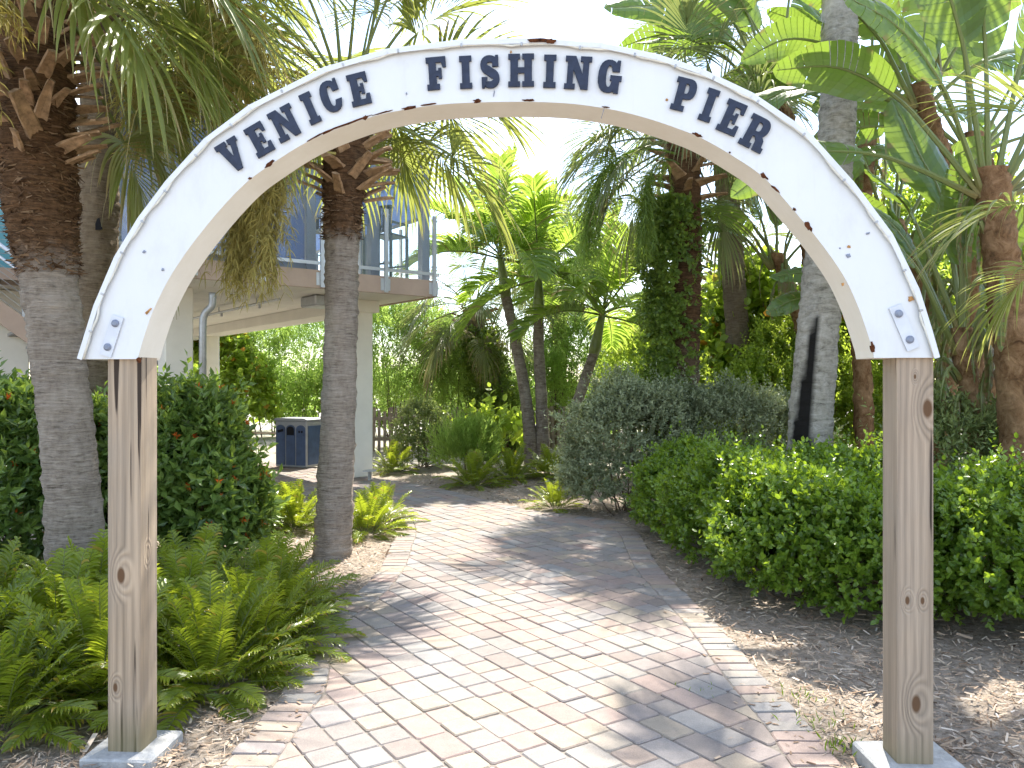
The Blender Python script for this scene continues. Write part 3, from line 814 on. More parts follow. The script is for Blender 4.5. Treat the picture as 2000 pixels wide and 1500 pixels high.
WORDS = [('V', 455, 305, 30), ('E', 508, 274, 29), ('N', 558, 242, 27), ('I', 607, 213, 24), ('C', 647, 190, 20), ('E', 702, 176, 13),
         ('F', 853, 145, 4), ('I', 910, 143, 2), ('S', 957, 142, 2), ('H', 1018, 139, 0), ('I', 1074, 141, -2), ('N', 1129, 144, -4), ('G', 1191, 151, -7),
         ('P', 1336, 187, -15), ('I', 1384, 207, -20), ('E', 1428, 231, -24), ('R', 1477, 262, -28)]
for ch, px, py, ang in WORDS:
    u, z = arc_local(px, py)
    link('letter', letter(ch), box, (u, -0.0085, z), (R(90), R(-ang), 0))

# ------------------------------------------------------------------ the deck building
C0 = np.array([-1.2, 13.0]); E1 = np.array([-0.794, -0.608]); E2 = np.array([-0.608, 0.794])
def B(a, b, z=0): 
    p = C0 + E1 * a + E2 * b
    return Vector((p[0], p[1], z))
BM = Matrix(((E1[0], E2[0], 0), (E1[1], E2[1], 0), (0, 0, 1)))
def bbox_(mbx, a0, a1, b0, b1, z0, z1, m=0, bev=0.0):
    return mbx.box(B((a0 + a1) / 2, (b0 + b1) / 2, (z0 + z1) / 2), (abs(a1 - a0), abs(b1 - b0), abs(z1 - z0)), BM, m, bev)
bld = thing('pier_restaurant', 'raised pier restaurant on cream columns with glass railed deck and blue shades', 'building')
DL = 4.9
q = MB(); bbox_(q, 0.06, DL, 0.06, 16, 3.06, 3.26); bbox_(q, DL + 0.005, 14, 3.2, 16, 3.06, 3.26); q.build('deck_slab', MAT['stucco'], bld)
q = MB(); bbox_(q, 0.02, DL, 0.0, 0.06, 3.02, 3.285); bbox_(q, 0.0, 0.058, 0.062, 16, 3.02, 3.285); q.build('fascia', MAT['fascia'], bld)
# soffit of boards
for i in range(12):
    q = MB(); a0 = 0.08 + i * 0.402
    bbox_(q, a0, a0 + 0.396, 0.08, 15.9, 3.035, 3.055); q.build('soffit_board', MAT['soffit'], bld)
for (a, b) in ((0.72, 1.5), (3.75, 1.35), (0.72, 9.9), (3.75, 9.9)):
    q = MB(); bbox_(q, a - 0.2, a + 0.2, b - 0.2, b + 0.2, 0, 3.03, 0, 0.015); q.build('column', MAT['stucco'], bld)
q = MB(); bbox_(q, 0.45, 1.0, 1.2, 15.8, 2.83, 3.03); q.build('beam', MAT['soffit'], bld)
# rail posts, brackets, rails and glass
gp = [0.1, 0.98, 2.04, 2.96, 3.9, 4.82]
for a in gp:
    q = MB(); bbox_(q, a - 0.03, a + 0.03, -0.045, -0.006, 3.03, 4.33); o = q.build('rail_post', MAT['aluminium'], bld)
    q = MB(); bbox_(q, a - 0.085, a + 0.085, -0.0055, -0.0005, 3.06, 3.25); pl = q.build('bracket', MAT['aluminium'], o)
    q = MB()
    for dz in (3.85, 4.25, 3.5): bbox_(q, a - 0.055, a + 0.055, -0.03, -0.012, dz - 0.012, dz + 0.012)
    q.build('glass_clamp', MAT['steel'], o)
for i in range(len(gp) - 1):
    q = MB(); bbox_(q, gp[i] + 0.035, gp[i + 1] - 0.035, -0.032, -0.012, 3.36, 3.41); q.build('bottom_rail', MAT['aluminium'], bld)
    q = MB(); bbox_(q, gp[i] + 0.04, gp[i + 1] - 0.04, -0.022, -0.012, 3.43, 4.34); q.build('glass_panel', MAT['rail_glass'], bld)
for i in range(1, 9):
    q = MB(); bbox_(q, -0.045, -0.006, i * 1.3 - 0.03, i * 1.3 + 0.03, 3.03, 4.33); q.build('rail_post', MAT['aluminium'], bld)
    q = MB(); bbox_(q, -0.022, -0.012, i * 1.3 - 1.26, i * 1.3 - 0.04, 3.43, 4.34); q.build('glass_panel', MAT['rail_glass'], bld)
    q = MB(); bbox_(q, -0.032, -0.012, i * 1.3 - 1.265, i * 1.3 - 0.035, 3.36, 3.41); q.build('bottom_rail', MAT['aluminium'], bld)
# enclosure: mullions, blue roll shades, tinted panes
for a in (0.17, 1.1, 2.15, 3.2, 4.2, 4.8):
    q = MB(); bbox_(q, a - 0.07, a + 0.07, 0.12, 0.26, 3.27, 5.3); q.build('mullion', MAT['mullion'], bld)
for b in (2.4, 4.6, 6.8):
    q = MB(); bbox_(q, 0.1, 0.24, b - 0.07, b + 0.07, 3.27, 5.3); q.build('mullion', MAT['mullion'], bld)
for b0, b1 in ((0.28, 2.31), (2.49, 4.51), (4.69, 6.71)):
    q = MB(); bbox_(q, 0.16, 0.175, b0, b1, 4.36, 5.28); o = q.build('roll_shade', MAT['shade'], bld)
    q = MB(); bbox_(q, 0.145, 0.19, b0, b1, 4.31, 4.357); q.build('shade_bar', MAT['mullion'], o)
q = MB(); bbox_(q, 1.18, 2.07, 0.18, 0.195, 4.1, 5.28); q.build('roll_shade', MAT['shade'], bld)
for a0, a1 in ((2.23, 3.12), (3.28, 4.12), (4.28, 4.72)):
    q = MB(); bbox_(q, a0, a1, 0.18, 0.195, 3.42, 5.28); q.build('window_pane', MAT['blue_glass'], bld)
    q = MB(); bbox_(q, a0, a1, 0.16, 0.215, 3.30, 3.415); q.build('window_rail', MAT['mullion'], bld)
q = MB(); bbox_(q, 0.0, 5.0, 0.0, 7.0, 5.3, 5.5); q.build('roof', MAT['stucco'], bld)
# main body of turquoise glass to the left
q = MB(); bbox_(q, 5.0, 14.0, 3.3, 16, 3.27, 7.6); q.build('wall', MAT['stucco'], bld)
for i in range(9):
    for k, (z0, z1) in enumerate(((3.35, 5.35), (5.45, 7.4))):
        q = MB(); a0 = 5.05 + i * 0.98
        bbox_(q, a0, a0 + 0.92, 3.25, 3.285, z0, z1); q.build('window_pane', MAT['cyan_glass'], bld)
for i in range(10):
    q = MB(); bbox_(q, 5.0 + i * 0.98 - 0.035, 5.0 + i * 0.98 + 0.035, 3.2, 3.29, 3.27, 7.5); q.build('mullion', MAT['aluminium'], bld)
q = MB(); bbox_(q, 5.2, 13.5, 6.0, 6.2, 0, 3.05); q.build('lower_wall', MAT['stucco'], bld)
for a in (5.6, 9.5):
    q = MB(); bbox_(q, a - 0.2, a + 0.2, 3.4, 3.8, 0, 3.05, 0, 0.015); q.build('column', MAT['stucco'], bld)
# drain pipe with elbow, pipe run and box under the soffit
pp = [W(415, 572, 11.0), W(415, 590, 11.0), W(412, 600, 11.0), W(402, 610, 11.0), W(397, 622, 11.0), W(396, 640, 11.0)]
pp.append(Vector((pp[-1].x, pp[-1].y, 0)))
q = MB(); q.tube([tuple(v) for v in smooth_poly([tuple(v) for v in pp[:-1]], 4)] + [tuple(pp[-1])], 0.05, 12); q.build('drain_pipe', MAT['steel'], bld, smooth=True)
q = MB(); bbox_(q, 1.35, 1.75, 0.9, 1.5, 2.86, 3.03, 0, 0.02); q.build('duct_box', MAT['steel'], bld)
q = MB(); q.tube([B(2.3, 1.0, 2.93), B(2.3, 12, 2.93)], 0.022, 8); q.build('conduit', MAT['steel'], bld)
for b in (2, 4, 6, 8, 10):
    q = MB(); q.tube([B(2.3, b, 2.93), B(2.3, b, 3.03)], 0.012, 6); q.tube([B(2.25, b, 2.93), B(2.25, b, 2.86)], 0.02, 6); q.build('sprinkler', MAT['steel'], bld)
# steel stair with cable rails
sta = thing('steel_stair', 'steel stair with cable railing climbing to the deck behind the left palms', 'stair')
s0 = np.array([-4.55, 13.2]); sd = -np.array([0.794, 0.608]) * -1; sd = E1
RUN, RISE = 4.1, 3.2
def SP(t_, off, z=0):
    p = s0 + sd * (RUN * t_) + E2 * off
    return Vector((p[0], p[1], RISE * t_ + z))
for off in (0.0, 1.25):
    q = MB(); q.beam(SP(-0.02, off, 0.0), SP(1.02, off, 0.0), 0.06, 0.26); q.build('stringer', MAT['fascia'], sta)
    q = MB(); q.tube([SP(-0.03, off, 0.95), SP(1.05, off, 0.95)], 0.03, 8); q.build('handrail', MAT['aluminium'], sta, smooth=True)
    q = MB(); q.tube([SP(-0.03, off, 0.78), SP(1.05, off, 0.78)], 0.022, 8); q.build('handrail', MAT['aluminium'], sta, smooth=True)
    for k in range(6):
        q = MB(); q.tube([SP(-0.01, off, 0.2 + k * 0.095), SP(1.03, off, 0.2 + k * 0.095)], 0.005, 5); q.build('cable', MAT['steel'], sta)
    for k in range(5):
        t_ = 0.01 + k * 0.245
        q = MB(); q.box(SP(t_, off, 0.5), (0.05, 0.05, 1.0), BM); q.build('rail_post', MAT['aluminium'], sta)
for k in range(17):
    t_ = (k + 0.5) / 17
    c_ = SP(t_, 0.625, 0)
    q = MB(); q.box(c_, (0.27, 1.18, 0.04), BM); q.build('tread', MAT['concrete'], sta)
# upper landing rail of cables by the turquoise wall
q = MB()
lnd = thing('landing_railing', 'upper landing railing of thin steel cables before the turquoise glass', 'railing')
for k in range(9):
    q = MB(); z = 3.4 + k * 0.1
    q.tube([B(5.0, 2.6, z), B(11, 2.6, z)], 0.005, 5); q.build('cable', MAT['steel'], lnd)
q = MB(); q.tube([B(5.0, 2.6, 4.35), B(11, 2.6, 4.35)], 0.028, 8); q.build('handrail', MAT['aluminium'], lnd, smooth=True)
for a in (5.0, 6.5, 8, 9.5, 11):
    q = MB(); bbox_(q, a - 0.025, a + 0.025, 2.62, 2.67, 3.28, 4.34); q.build('rail_post', MAT['aluminium'], lnd)
q = MB(); bbox_(q, 4.95, 11.5, 2.4, 3.15, 3.1, 3.27); q.build('landing', MAT['fascia'], lnd)

# tables and chairs on the deck
def bar_chair(label, a, b, yaw):
    p = B(a, b, 3.27)
    t_ = thing('bar_chair', label, 'chair', p, yaw, 'chairs on the restaurant deck')
    for sx in (-1, 1):
        for sy in (-1, 1):
            q = MB(); q.box((sx * 0.21, sy * 0.21, 0.37 if sy < 0 else 0.37), (0.04, 0.04, 0.74)); q.build('leg', MAT['chair'], t_)
        q = MB(); q.box((sx * 0.21, 0.225, 0.98), (0.04, 0.035, 0.46)); q.build('back_post', MAT['chair'], t_)
        q = MB(); q.box((sx * 0.21, 0.0, 0.95), (0.045, 0.46, 0.03)); q.build('armrest', MAT['chair'], t_)
        q = MB(); q.box((sx * 0.21, -0.2, 0.845), (0.035, 0.035, 0.178)); q.build('arm_post', MAT['chair'], t_)
    q = MB(); q.box((0, 0, 0.755), (0.46, 0.46, 0.03), None, 0, 0.008); q.build('seat', MAT['chair'], t_)
    for k in range(5):
        q = MB(); q.box((-0.15 + k * 0.075, 0.225, 0.99), (0.05, 0.015, 0.40)); q.build('back_slat', MAT['chair'], t_)
    q = MB(); q.box((0, 0.225, 1.2), (0.38, 0.03, 0.03)); q.build('top_rail', MAT['chair'], t_)
    for sy in (-0.21, 0.21):
        q = MB(); q.box((0, sy, 0.28), (0.38, 0.025, 0.03)); q.build('foot_rail', MAT['chair'], t_)
bar_chair('grey slatted bar chair nearest the corner of the deck', 0.62, 0.55, R(150))
bar_chair('grey slatted bar chair half hidden behind the middle palm trunk', 1.55, 0.75, R(30))
tb = thing('bar_table', 'slim bar table between the two chairs on the deck', 'table', B(1.12, 0.72, 3.27), math.atan2(E1[1], E1[0]))
q = MB(); q.box((0, 0, 0.98), (0.6, 0.6, 0.035), None, 0, 0.006); q.build('tabletop', MAT['chair'], tb)
for sx in (-1, 1):
    for sy in (-1, 1):
        q = MB(); q.box((sx * 0.26, sy * 0.26, 0.48), (0.04, 0.04, 0.96)); q.build('leg', MAT['chair'], tb)

# ---- three bay litter bin
bp = G(584, 911)
bn = thing('litter_bin', 'blue and grey three bay litter bin standing beyond the middle palm', 'litter bin', bp, R(-24))
BWd, BDp, BH = 0.74, 0.48, 0.90
q = MB(); q.box((0, 0, BH / 2), (BWd, BDp, BH - 0.02), None, 0, 0.01); q.build('body', MAT['bin_grey'], bn)
q = MB()
lidp = [(-0.5, 0.0), (-0.5, 0.025), (-0.42, 0.05), (0.42, 0.05), (0.5, 0.025), (0.5, 0.0)]
vs = [(x * (BWd + 0.05), sy * (BDp / 2 + 0.025), BH + z_ - 0.005) for sy in (-1, 1) for x, z_ in lidp]
q.add(vs, [tuple(range(6)), tuple(range(6, 12))[::-1]] + [(i, i + 1, 7 + i, 6 + i) for i in range(5)] + [(5, 0, 6, 11)])
q.build('lid', MAT['bin_grey'], bn)
for k in (-1, 0, 1):
    w_ = 0.105; x0 = k * 0.24
    pts = [(-w_, 0.05), (w_, 0.05), (w_, 0.74)] + [(w_ * math.cos(R(a)), 0.74 + 0.075 * math.sin(R(a))) for a in range(15, 180, 15)] + [(-w_, 0.74)]
    n_ = len(pts)
    q = MB(); y0 = -BDp / 2 - 0.012
    q.add([(x0 + x, y0, z_) for x, z_ in pts] + [(x0 + x, y0 + 0.011, z_) for x, z_ in pts], [tuple(range(n_))] + [(i, (i + 1) % n_, n_ + (i + 1) % n_, n_ + i) for i in range(n_)])
    pn = q.build('bay_panel', MAT['bin_blue'], bn)
    q = MB()
    if k == 0:
        op = [(-0.085, 0.62), (0.085, 0.62), (0.085, 0.73)] + [(0.085 * math.cos(R(a)), 0.73 + 0.06 * math.sin(R(a))) for a in range(20, 180, 20)] + [(-0.085, 0.73)]
        q.add([(x0 + x, y0 - 0.003, z_) for x, z_ in op] + [(x0 + x, y0 - 0.0005, z_) for x, z_ in op], [tuple(range(len(op)))] + [(i, (i + 1) % len(op), len(op) + (i + 1) % len(op), len(op) + i) for i in range(len(op))])
    elif k == -1:
        q.box((x0, y0 - 0.002, 0.70), (0.14, 0.003, 0.05), Matrix.Rotation(R(-12), 3, 'Y'))
    else:
        q.tube([(x0 - 0.03, y0 - 0.0005, 0.69), (x0 - 0.03, y0 - 0.004, 0.69)], 0.024, 14); q.tube([(x0 + 0.03, y0 - 0.0005, 0.69), (x0 + 0.03, y0 - 0.004, 0.69)], 0.024, 14)
    q.build('slot', MAT['dark'], pn)
for k in (-1, 1):
    q = MB(); q.box((BWd / 2 * k + 0.006 * k, 0, 0.43), (0.01, BDp - 0.08, 0.74)); q.build('side_panel', MAT['bin_blue'], bn)

# ---- picket fence beyond, rope posts, path light, bollard
def fence(label, p, q_, n_, h):
    t_ = thing('picket_fence', label, 'fence', (p.x, p.y, 0))
    d = (q_ - p)
    ang = math.atan2(d.y, d.x)
    M = Matrix.Rotation(ang, 3, 'Z')
    pk = MB(); pk.box((0, 0, h / 2), (0.07, 0.02, h)); pk.add([], [])
    me = pk.mesh('picket', MAT['timber'])
    for i in range(n_):
        f_ = d * ((i + 0.5) / n_)
        link('picket', me, t_, (f_.x, f_.y, 0), (random.uniform(-.03, .03), random.uniform(-.03, .03), ang), (1, 1, random.uniform(.94, 1.05)))
    for z in (0.3, h - 0.22):
        r_ = MB(); r_.box(Vector((d.x / 2, d.y / 2, z)) + M @ Vector((0, 0.032, 0)), (d.length, 0.035, 0.08), M); r_.build('rail', MAT['timber'], t_)
    for k in range(4):
        f_ = d * (k / 3)
        r_ = MB(); r_.box(Vector((f_.x, f_.y, h / 2)) + M @ Vector((0, 0.1, 0)), (0.09, 0.09, h + 0.1), M); r_.build('post', MAT['timber'], t_)
fence('brown picket fence behind the shrubs right of the cream column', Vector((-4.0, 18.6, 0)), Vector((-0.6, 19.4, 0)), 26, 1.0)
fence('brown picket fence glimpsed behind the slender palm trio', Vector((-0.2, 19.5, 0)), Vector((3.4, 20.0, 0)), 28, 1.0)
rp = thing('rope_fence', 'low wooden posts joined by a rail left of the litter bin', 'fence', (-5.9, 19.0, 0))
for k in range(3):
    q = MB(); q.tube([(k * 1.3 - 0.8, 0.0, 0), (k * 1.3 - 0.8, 0.0, 0.62)], 0.075, 10); q.build('post', MAT['timber'], rp)
q = MB(); q.tube([(-2.5, 0, 0.5), (-0.8, 0, 0.44), (0.5, 0, 0.42), (1.8, 0, 0.44)], 0.025, 6); q.build('rail', MAT['timber'], rp)
pl_ = G(722, 938)
lt = thing('path_light', 'small mushroom path light at the foot of the cream column', 'path light', pl_)
q = MB(); q.tube([(0, 0, 0), (0, 0, 0.15)], 0.03, 10); q.build('stem', MAT['concrete'], lt)
q = MB(); q.tube([(0, 0, 0.15), (0, 0, 0.165), (0, 0, 0.18)], [0.12, 0.11, 0.03], 16); q.build('cap', MAT['concrete'], lt)
bo = thing('wooden_bollard', 'short grey wooden bollard standing between the silver shrub and green hedge', 'bollard', (2.05, 9.35, 0))
q = MB(); q.tube([(0, 0, 0), (0, 0, 0.9), (0, 0, 0.95), (0, 0, 0.97)], [0.062, 0.06, 0.05, 0.02], 12); q.build('bollard_post', MAT['timber'], bo)
# ------------------------------------------------------------------ vegetation builders
LEAF = (np.array([(0, 0, 0), (-0.5, 0.45, 0.10), (0, 0.5, 0), (0.5, 0.45, 0.10), (0, 1, -0.04)], float), np.array([(0, 2, 4, 1), (0, 3, 4, 2)]))
ROUND = (np.array([(0, 0, 0), (-0.42, 0.22, 0.03), (-0.48, 0.65, 0.05), (0, 1, -0.03), (0.48, 0.65, 0.05), (0.42, 0.22, 0.03), (0, 0.5, -0.03)], float),
         np.array([(0, 6, 2, 1), (6, 3, 2, 6), (0, 5, 4, 6), (6, 4, 3, 6)]))
ROUND = (ROUND[0], np.array([(0, 6, 2, 1), (6, 4, 3, 2), (0, 5, 4, 6)]))

def scatter(nb, tmpl, pos, d, n_, length, width, tint, dry=None, m=0):
    """one leaf per row: base pos, axis d, approximate normal n_"""
    y = unit(d); x = unit(np.cross(y, n_)); z = np.cross(x, y)
    tv, tq = tmpl
    V = pos[:, None] + (tv[None, :, 0:1] * (length * width)[:, None, None]) * x[:, None] + (tv[None, :, 1:2] * length[:, None, None]) * y[:, None] + (tv[None, :, 2:3] * length[:, None, None]) * z[:, None]
    N, k = len(pos), len(tv)
    Q = (np.arange(N) * k)[:, None, None] + tq[None]
    nb.add(V.reshape(-1, 3), Q.reshape(-1, 4), np.repeat(tint, k), 0.0 if dry is None else np.repeat(dry, k), m)

def sprigs(nb, P, A, k, L, leaf, width, tmpl=LEAF, alpha=(35, 75), tint0=0.45, tvar=0.18, dryp=0.0, m=0):
    """P bases, A axes (N,3); k leaves each along a twig of length L"""
    N = len(P)
    A = unit(A)
    ref = np.where(np.abs(A[:, 2:3]) < 0.85, np.array([[0, 0, 1.0]]), np.array([[1.0, 0, 0]]))
    X = unit(np.cross(A, ref)); Y = np.cross(A, X)
    ph0 = rng.random(N) * 6.28
    st = rng.normal(0, tvar, N)
    Ls = L * rng.uniform(0.6, 1.3, N)
    for j in range(k):
        s_ = (j + 0.6) / k
        ph = ph0 + j * 2.4 + rng.normal(0, 0.3, N)
        al = np.radians(rng.uniform(alpha[0], alpha[1], N)) * (1.0 if j < k - 1 else 0.45)
        per = np.cos(ph)[:, None] * X + np.sin(ph)[:, None] * Y
        d = np.cos(al)[:, None] * A + np.sin(al)[:, None] * per
        nn = unit(A + rng.normal(0, 0.35, (N, 3)))
        ti = np.clip(tint0 + st + rng.normal(0, 0.12, N) + 0.3 * (s_ - 0.5), 0, 1)
        dr = (rng.random(N) < dryp) * rng.uniform(0.4, 1, N) if dryp else None
        scatter(nb, tmpl, P + A * (Ls * s_)[:, None], d, nn, leaf * rng.uniform(0.65, 1.15, N), np.full(N, width), ti, dr, m)

def shell_points(lobes, n, zmin=0.03, thick=0.13, seed=1.0, amp=0.2, inner=0.82):
    lobes = np.array(lobes, float)
    w = (lobes[:, 3] * lobes[:, 4] * lobes[:, 5]) ** (2 / 3); w /= w.sum()
    P, A = [], []
    got = 0
    while got < n:
        k = n * 2
        li = rng.choice(len(lobes), k, p=w)
        d = unit(rng.normal(0, 1, (k, 3)))
        d[:, 2] = np.where(d[:, 2] < -0.55, -d[:, 2], d[:, 2])
        r = 1 - np.abs(rng.normal(0, thick, k))
        c = lobes[li, :3]; rad = lobes[li, 3:]
        r = r * (1 + amp * lump(d * 2.2 + li[:, None], 1.3, seed))
        p = c + d * rad * r[:, None]
        keep = p[:, 2] > zmin
        for q in range(len(lobes)):
            dn = np.linalg.norm((p - lobes[q, :3]) / lobes[q, 3:], axis=1)
            keep &= (li == q) | (dn > inner)
        a = unit(d / rad)
        P.append(p[keep]); A.append(a[keep]); got += keep.sum()
    return np.concatenate(P)[:n], np.concatenate(A)[:n]

def shrub(name, label, cat, base, lobes, n, k, leaf, width, mat, L=0.12, up=0.5, tmpl=LEAF, group=None, stems=10, amp=0.2, thick=0.13, flowers=0, tint0=0.45, tvar=0.18, alpha=(35, 75), dryp=0.0, stem_r=0.012, trunk=None):
    base = np.array([base[0], base[1], 0.0])
    t_ = thing(name, label, cat, base, 0, group)
    P, A = shell_points(lobes, n, seed=base[0] * 3.1 + base[1], amp=amp, thick=thick)
    P = P - base
    nb = NB()
    ax = A + np.array([0, 0, up]) + rng.normal(0, 0.35, A.shape)
    sprigs(nb, P, ax, k, L, leaf, width, tmpl, alpha, tint0, tvar, dryp)
    ns = max(8, int(n * 0.05)); si = rng.choice(len(P), ns)
    sprigs(nb, P[si], A[si] + np.array([0, 0, up + 0.5]) + rng.normal(0, 0.4, (ns, 3)), k + 5, L * 2.6, leaf * 0.9, width, tmpl, alpha, min(1, tint0 + 0.15), tvar, dryp)
    tag(nb.build('foliage', MAT[mat], t_), kind='stuff')
    st = NB()
    idx = rng.choice(len(P), stems)
    for i in idx:
        p = P[i] * 0.94
        b0 = np.array([rng.normal(0, 0.06), rng.normal(0, 0.06), 0]) if trunk is None else np.array(trunk) - base
        if trunk is None and np.ptp([l[0] for l in lobes]) > 1.0: b0 = np.array([p[0] * 0.7, p[1] * 0.7, 0])
        mid = (b0 + p) / 2 + rng.normal(0, 0.08, 3)
        V, Q = tube_np(smooth_poly([b0, mid, p], 4), np.linspace(stem_r, stem_r * 0.25, 9), 5)
        st.add(V, Q, 0.3)
    st.build('stems', MAT['bark'], t_)
    if flowers:
        fb = NB()
        ids = rng.choice(len(P), flowers)
        FP = P[ids] + A[ids] * 0.12
        sprigs(fb, FP, A[ids] + np.array([0, 0, 0.3]), 8, 0.02, 0.05, 0.26, LEAF, (20, 70))
        tag(fb.build('flowers', MAT['orange'], t_), kind='stuff')
    return t_

# ---- fronds
def grav_path(p, d, L, n, g, curl=None):
    P = [np.array(p, float)]; d = np.array(d, float); d /= np.linalg.norm(d)
    T = [d.copy()]
    for i in range(n):
        s_ = (i + 1) / n
        d = d + np.array([0, 0, -1.0]) * g * s_ / n * 2
        if curl is not None: d = d + curl / n
        d /= np.linalg.norm(d)
        P.append(P[-1] + d * L / n); T.append(d.copy())
    return np.array(P), np.array(T)

def fan_frond(name, seed, elev, pet=0.9, blade=0.95, nseg=44, droop=0.9, spread=118, mat='fan', dry=0.05, pet_dry=0.0, filaments=True):
    r = np.random.default_rng(seed)
    nb = NB()
    e = R(elev)
    P, T = grav_path((0, 0, 0), (0, math.cos(e), math.sin(e)), pet, 7, 0.35 if elev > -30 else 0.15)
    V, Q = tube_np(P, np.linspace(0.021, 0.011, len(P)), 5)
    nb.add(V, Q, 0.6, pet_dry, 1)
    H, d0 = P[-1], T[-1]
    x = np.array([1.0, 0, 0]); n0 = np.cross(x, d0)
    costa = 0.42 * blade
    CP, CT = grav_path(H, d0, costa, 6, 0.9 * droop)
    dth = 2 * R(spread) / nseg
    for i in range(nseg):
        th = -R(spread) + (i + 0.5) * dth
        f_ = max(0.0, math.cos(th)) ** 1.5
        k = f_ * 0.85 * 6; ki = int(k); fr = k - ki
        o = CP[ki] * (1 - fr) + CP[min(6, ki + 1)] * fr
        d = unit(CT[ki] * (1 - fr) + CT[min(6, ki + 1)] * fr)
        nn = unit(np.cross(x, d))
        dr = d * math.cos(th) + x * math.sin(th) + nn * (0.35 * abs(math.sin(th)) + r.normal(0, 0.05))
        L = blade * (0.72 + 0.28 * f_) * r.uniform(0.9, 1.08)
        K = 7
        SP_, ST = grav_path(o, dr, L, K, droop * r.uniform(0.7, 1.5))
        side = unit(np.cross(ST, np.where(np.abs(ST[:, 2:3]) > 0.97, d[None], np.array([[0, 0, 1.0]])) ))
        base_side = unit(np.cross(dr, nn))
        s_ = np.linspace(0, 1, K + 1)
        mixw = np.clip(s_ * 1.6, 0, 1)[:, None]
        sgn = np.sign((side * base_side).sum(1))[:, None]; sgn[sgn == 0] = 1
        side = unit(base_side[None] * (1 - mixw) + side * sgn * mixw + base_side[None] * 0.3)
        hw = np.minimum(s_ * L * math.tan(dth / 2) * 1.15, 0.020 * (blade / 0.95))
        hw = np.where(s_ < 0.45, np.maximum(hw, 0.004), 0.018 * (1 - ((s_ - 0.45) / 0.55) ** 1.3) * (blade / 0.95) + 0.0008)
        nv = unit(np.cross(side, ST))
        Lp = SP_ - side * hw[:, None]; Rp = SP_ + side * hw[:, None]; Cp = SP_ - nv * (hw * 0.55)[:, None]
        Vv = np.stack([Lp, Cp, Rp], 1).reshape(-1, 3)
        b = np.arange(K)[:, None] * 3
        Qq = np.concatenate([b + [0, 1, 4, 3], b + [1, 2, 5, 4]])
        dd = np.clip((s_ - 0.82) / 0.18, 0, 1) * r.uniform(0.2, 1.0) + dry * r.random()
        if r.random() < dry * 1.5: dd = dd + np.clip((s_ - 0.45) * 2, 0, 1)
        ti = np.clip(r.normal(0.5, 0.16), 0, 1)
        nb.add(Vv, Qq, ti, np.repeat(np.clip(dd, 0, 1), 3), 0)
        if filaments and i % 3 == 0:
            FP, FT = grav_path(SP_[3], ST[3] + r.normal(0, 0.3, 3), L * 0.6, 5, 2.4)
            hw = 0.0022
            Vv = np.stack([FP - x * hw, FP + x * hw], 1).reshape(-1, 3)
            b = np.arange(5)[:, None] * 2
            nb.add(Vv, b + [0, 1, 3, 2], 0.9, 0.75, 0)
    return nb.mesh(name, [MAT[mat], MAT['stalk']], smooth=False)

def feather_frond(name, seed, elev, L=1.7, pairs=36, leaf=0.55, droop=0.9, mat='feather', dry=0.03, vee=35, width=0.022, pet=0.22):
    r = np.random.default_rng(seed)
    nb = NB()
    e = R(elev)
    n = 14
    P, T = grav_path((0, 0, 0), (0, math.cos(e), math.sin(e)), L, n, droop)
    V, Q = tube_np(P, np.linspace(0.018, 0.004, n + 1) * (L / 1.7), 5)
    nb.add(V, Q, 0.6, 0.0, 1)
    x = np.array([1.0, 0, 0])
    for i in range(pairs):
        s_ = pet + (1 - pet) * (i + 0.5) / pairs
        k = s_ * n; ki = min(int(k), n - 1); fr = k - ki
        o = P[ki] * (1 - fr) + P[ki + 1] * fr
        d = unit(T[ki] * (1 - fr) + T[ki + 1] * fr)
        up = np.cross(x, d)
        u = (i + 0.5) / pairs
        ll = leaf * (0.35 + 0.65 * math.sin(math.pi * min(1, 0.18 + u * 0.8)) ** 0.8) * (1 if u < 0.9 else 0.75)
        for sd_ in (-1, 1):
            fw = 0.45 + 0.6 * u + r.normal(0, 0.06)
            v = R(vee) + r.normal(0, 0.1)
            dr = x * sd_ * math.cos(v) + up * math.sin(v) + d * fw
            K = 4
            SP_, ST = grav_path(o, dr, ll * r.uniform(0.88, 1.08), K, 0.75 * r.uniform(0.6, 1.4))
            side = unit(np.cross(ST, up[None] + x[None] * -0.6 * sd_))
            t_ = np.linspace(0, 1, K + 1)
            hw = width * (L / 1.7) * np.array([0.45, 1.0, 0.95, 0.6, 0.04])
            nv = unit(np.cross(side, ST))
            Vv = np.stack([SP_ - side * hw[:, None], SP_ - nv * (hw * 0.4)[:, None], SP_ + side * hw[:, None]], 1).reshape(-1, 3)
            b = np.arange(K)[:, None] * 3
            dd = np.clip((t_ - 0.8) / 0.2, 0, 1) * r.uniform(0, 0.7) + (r.random() < dry) * 0.8
            nb.add(Vv, np.concatenate([b + [0, 1, 4, 3], b + [1, 2, 5, 4]]), np.clip(r.normal(0.5, 0.15), 0, 1), np.repeat(np.clip(dd, 0, 1), 3), 0)
    return nb.mesh(name, [MAT[mat], MAT['stalk']])

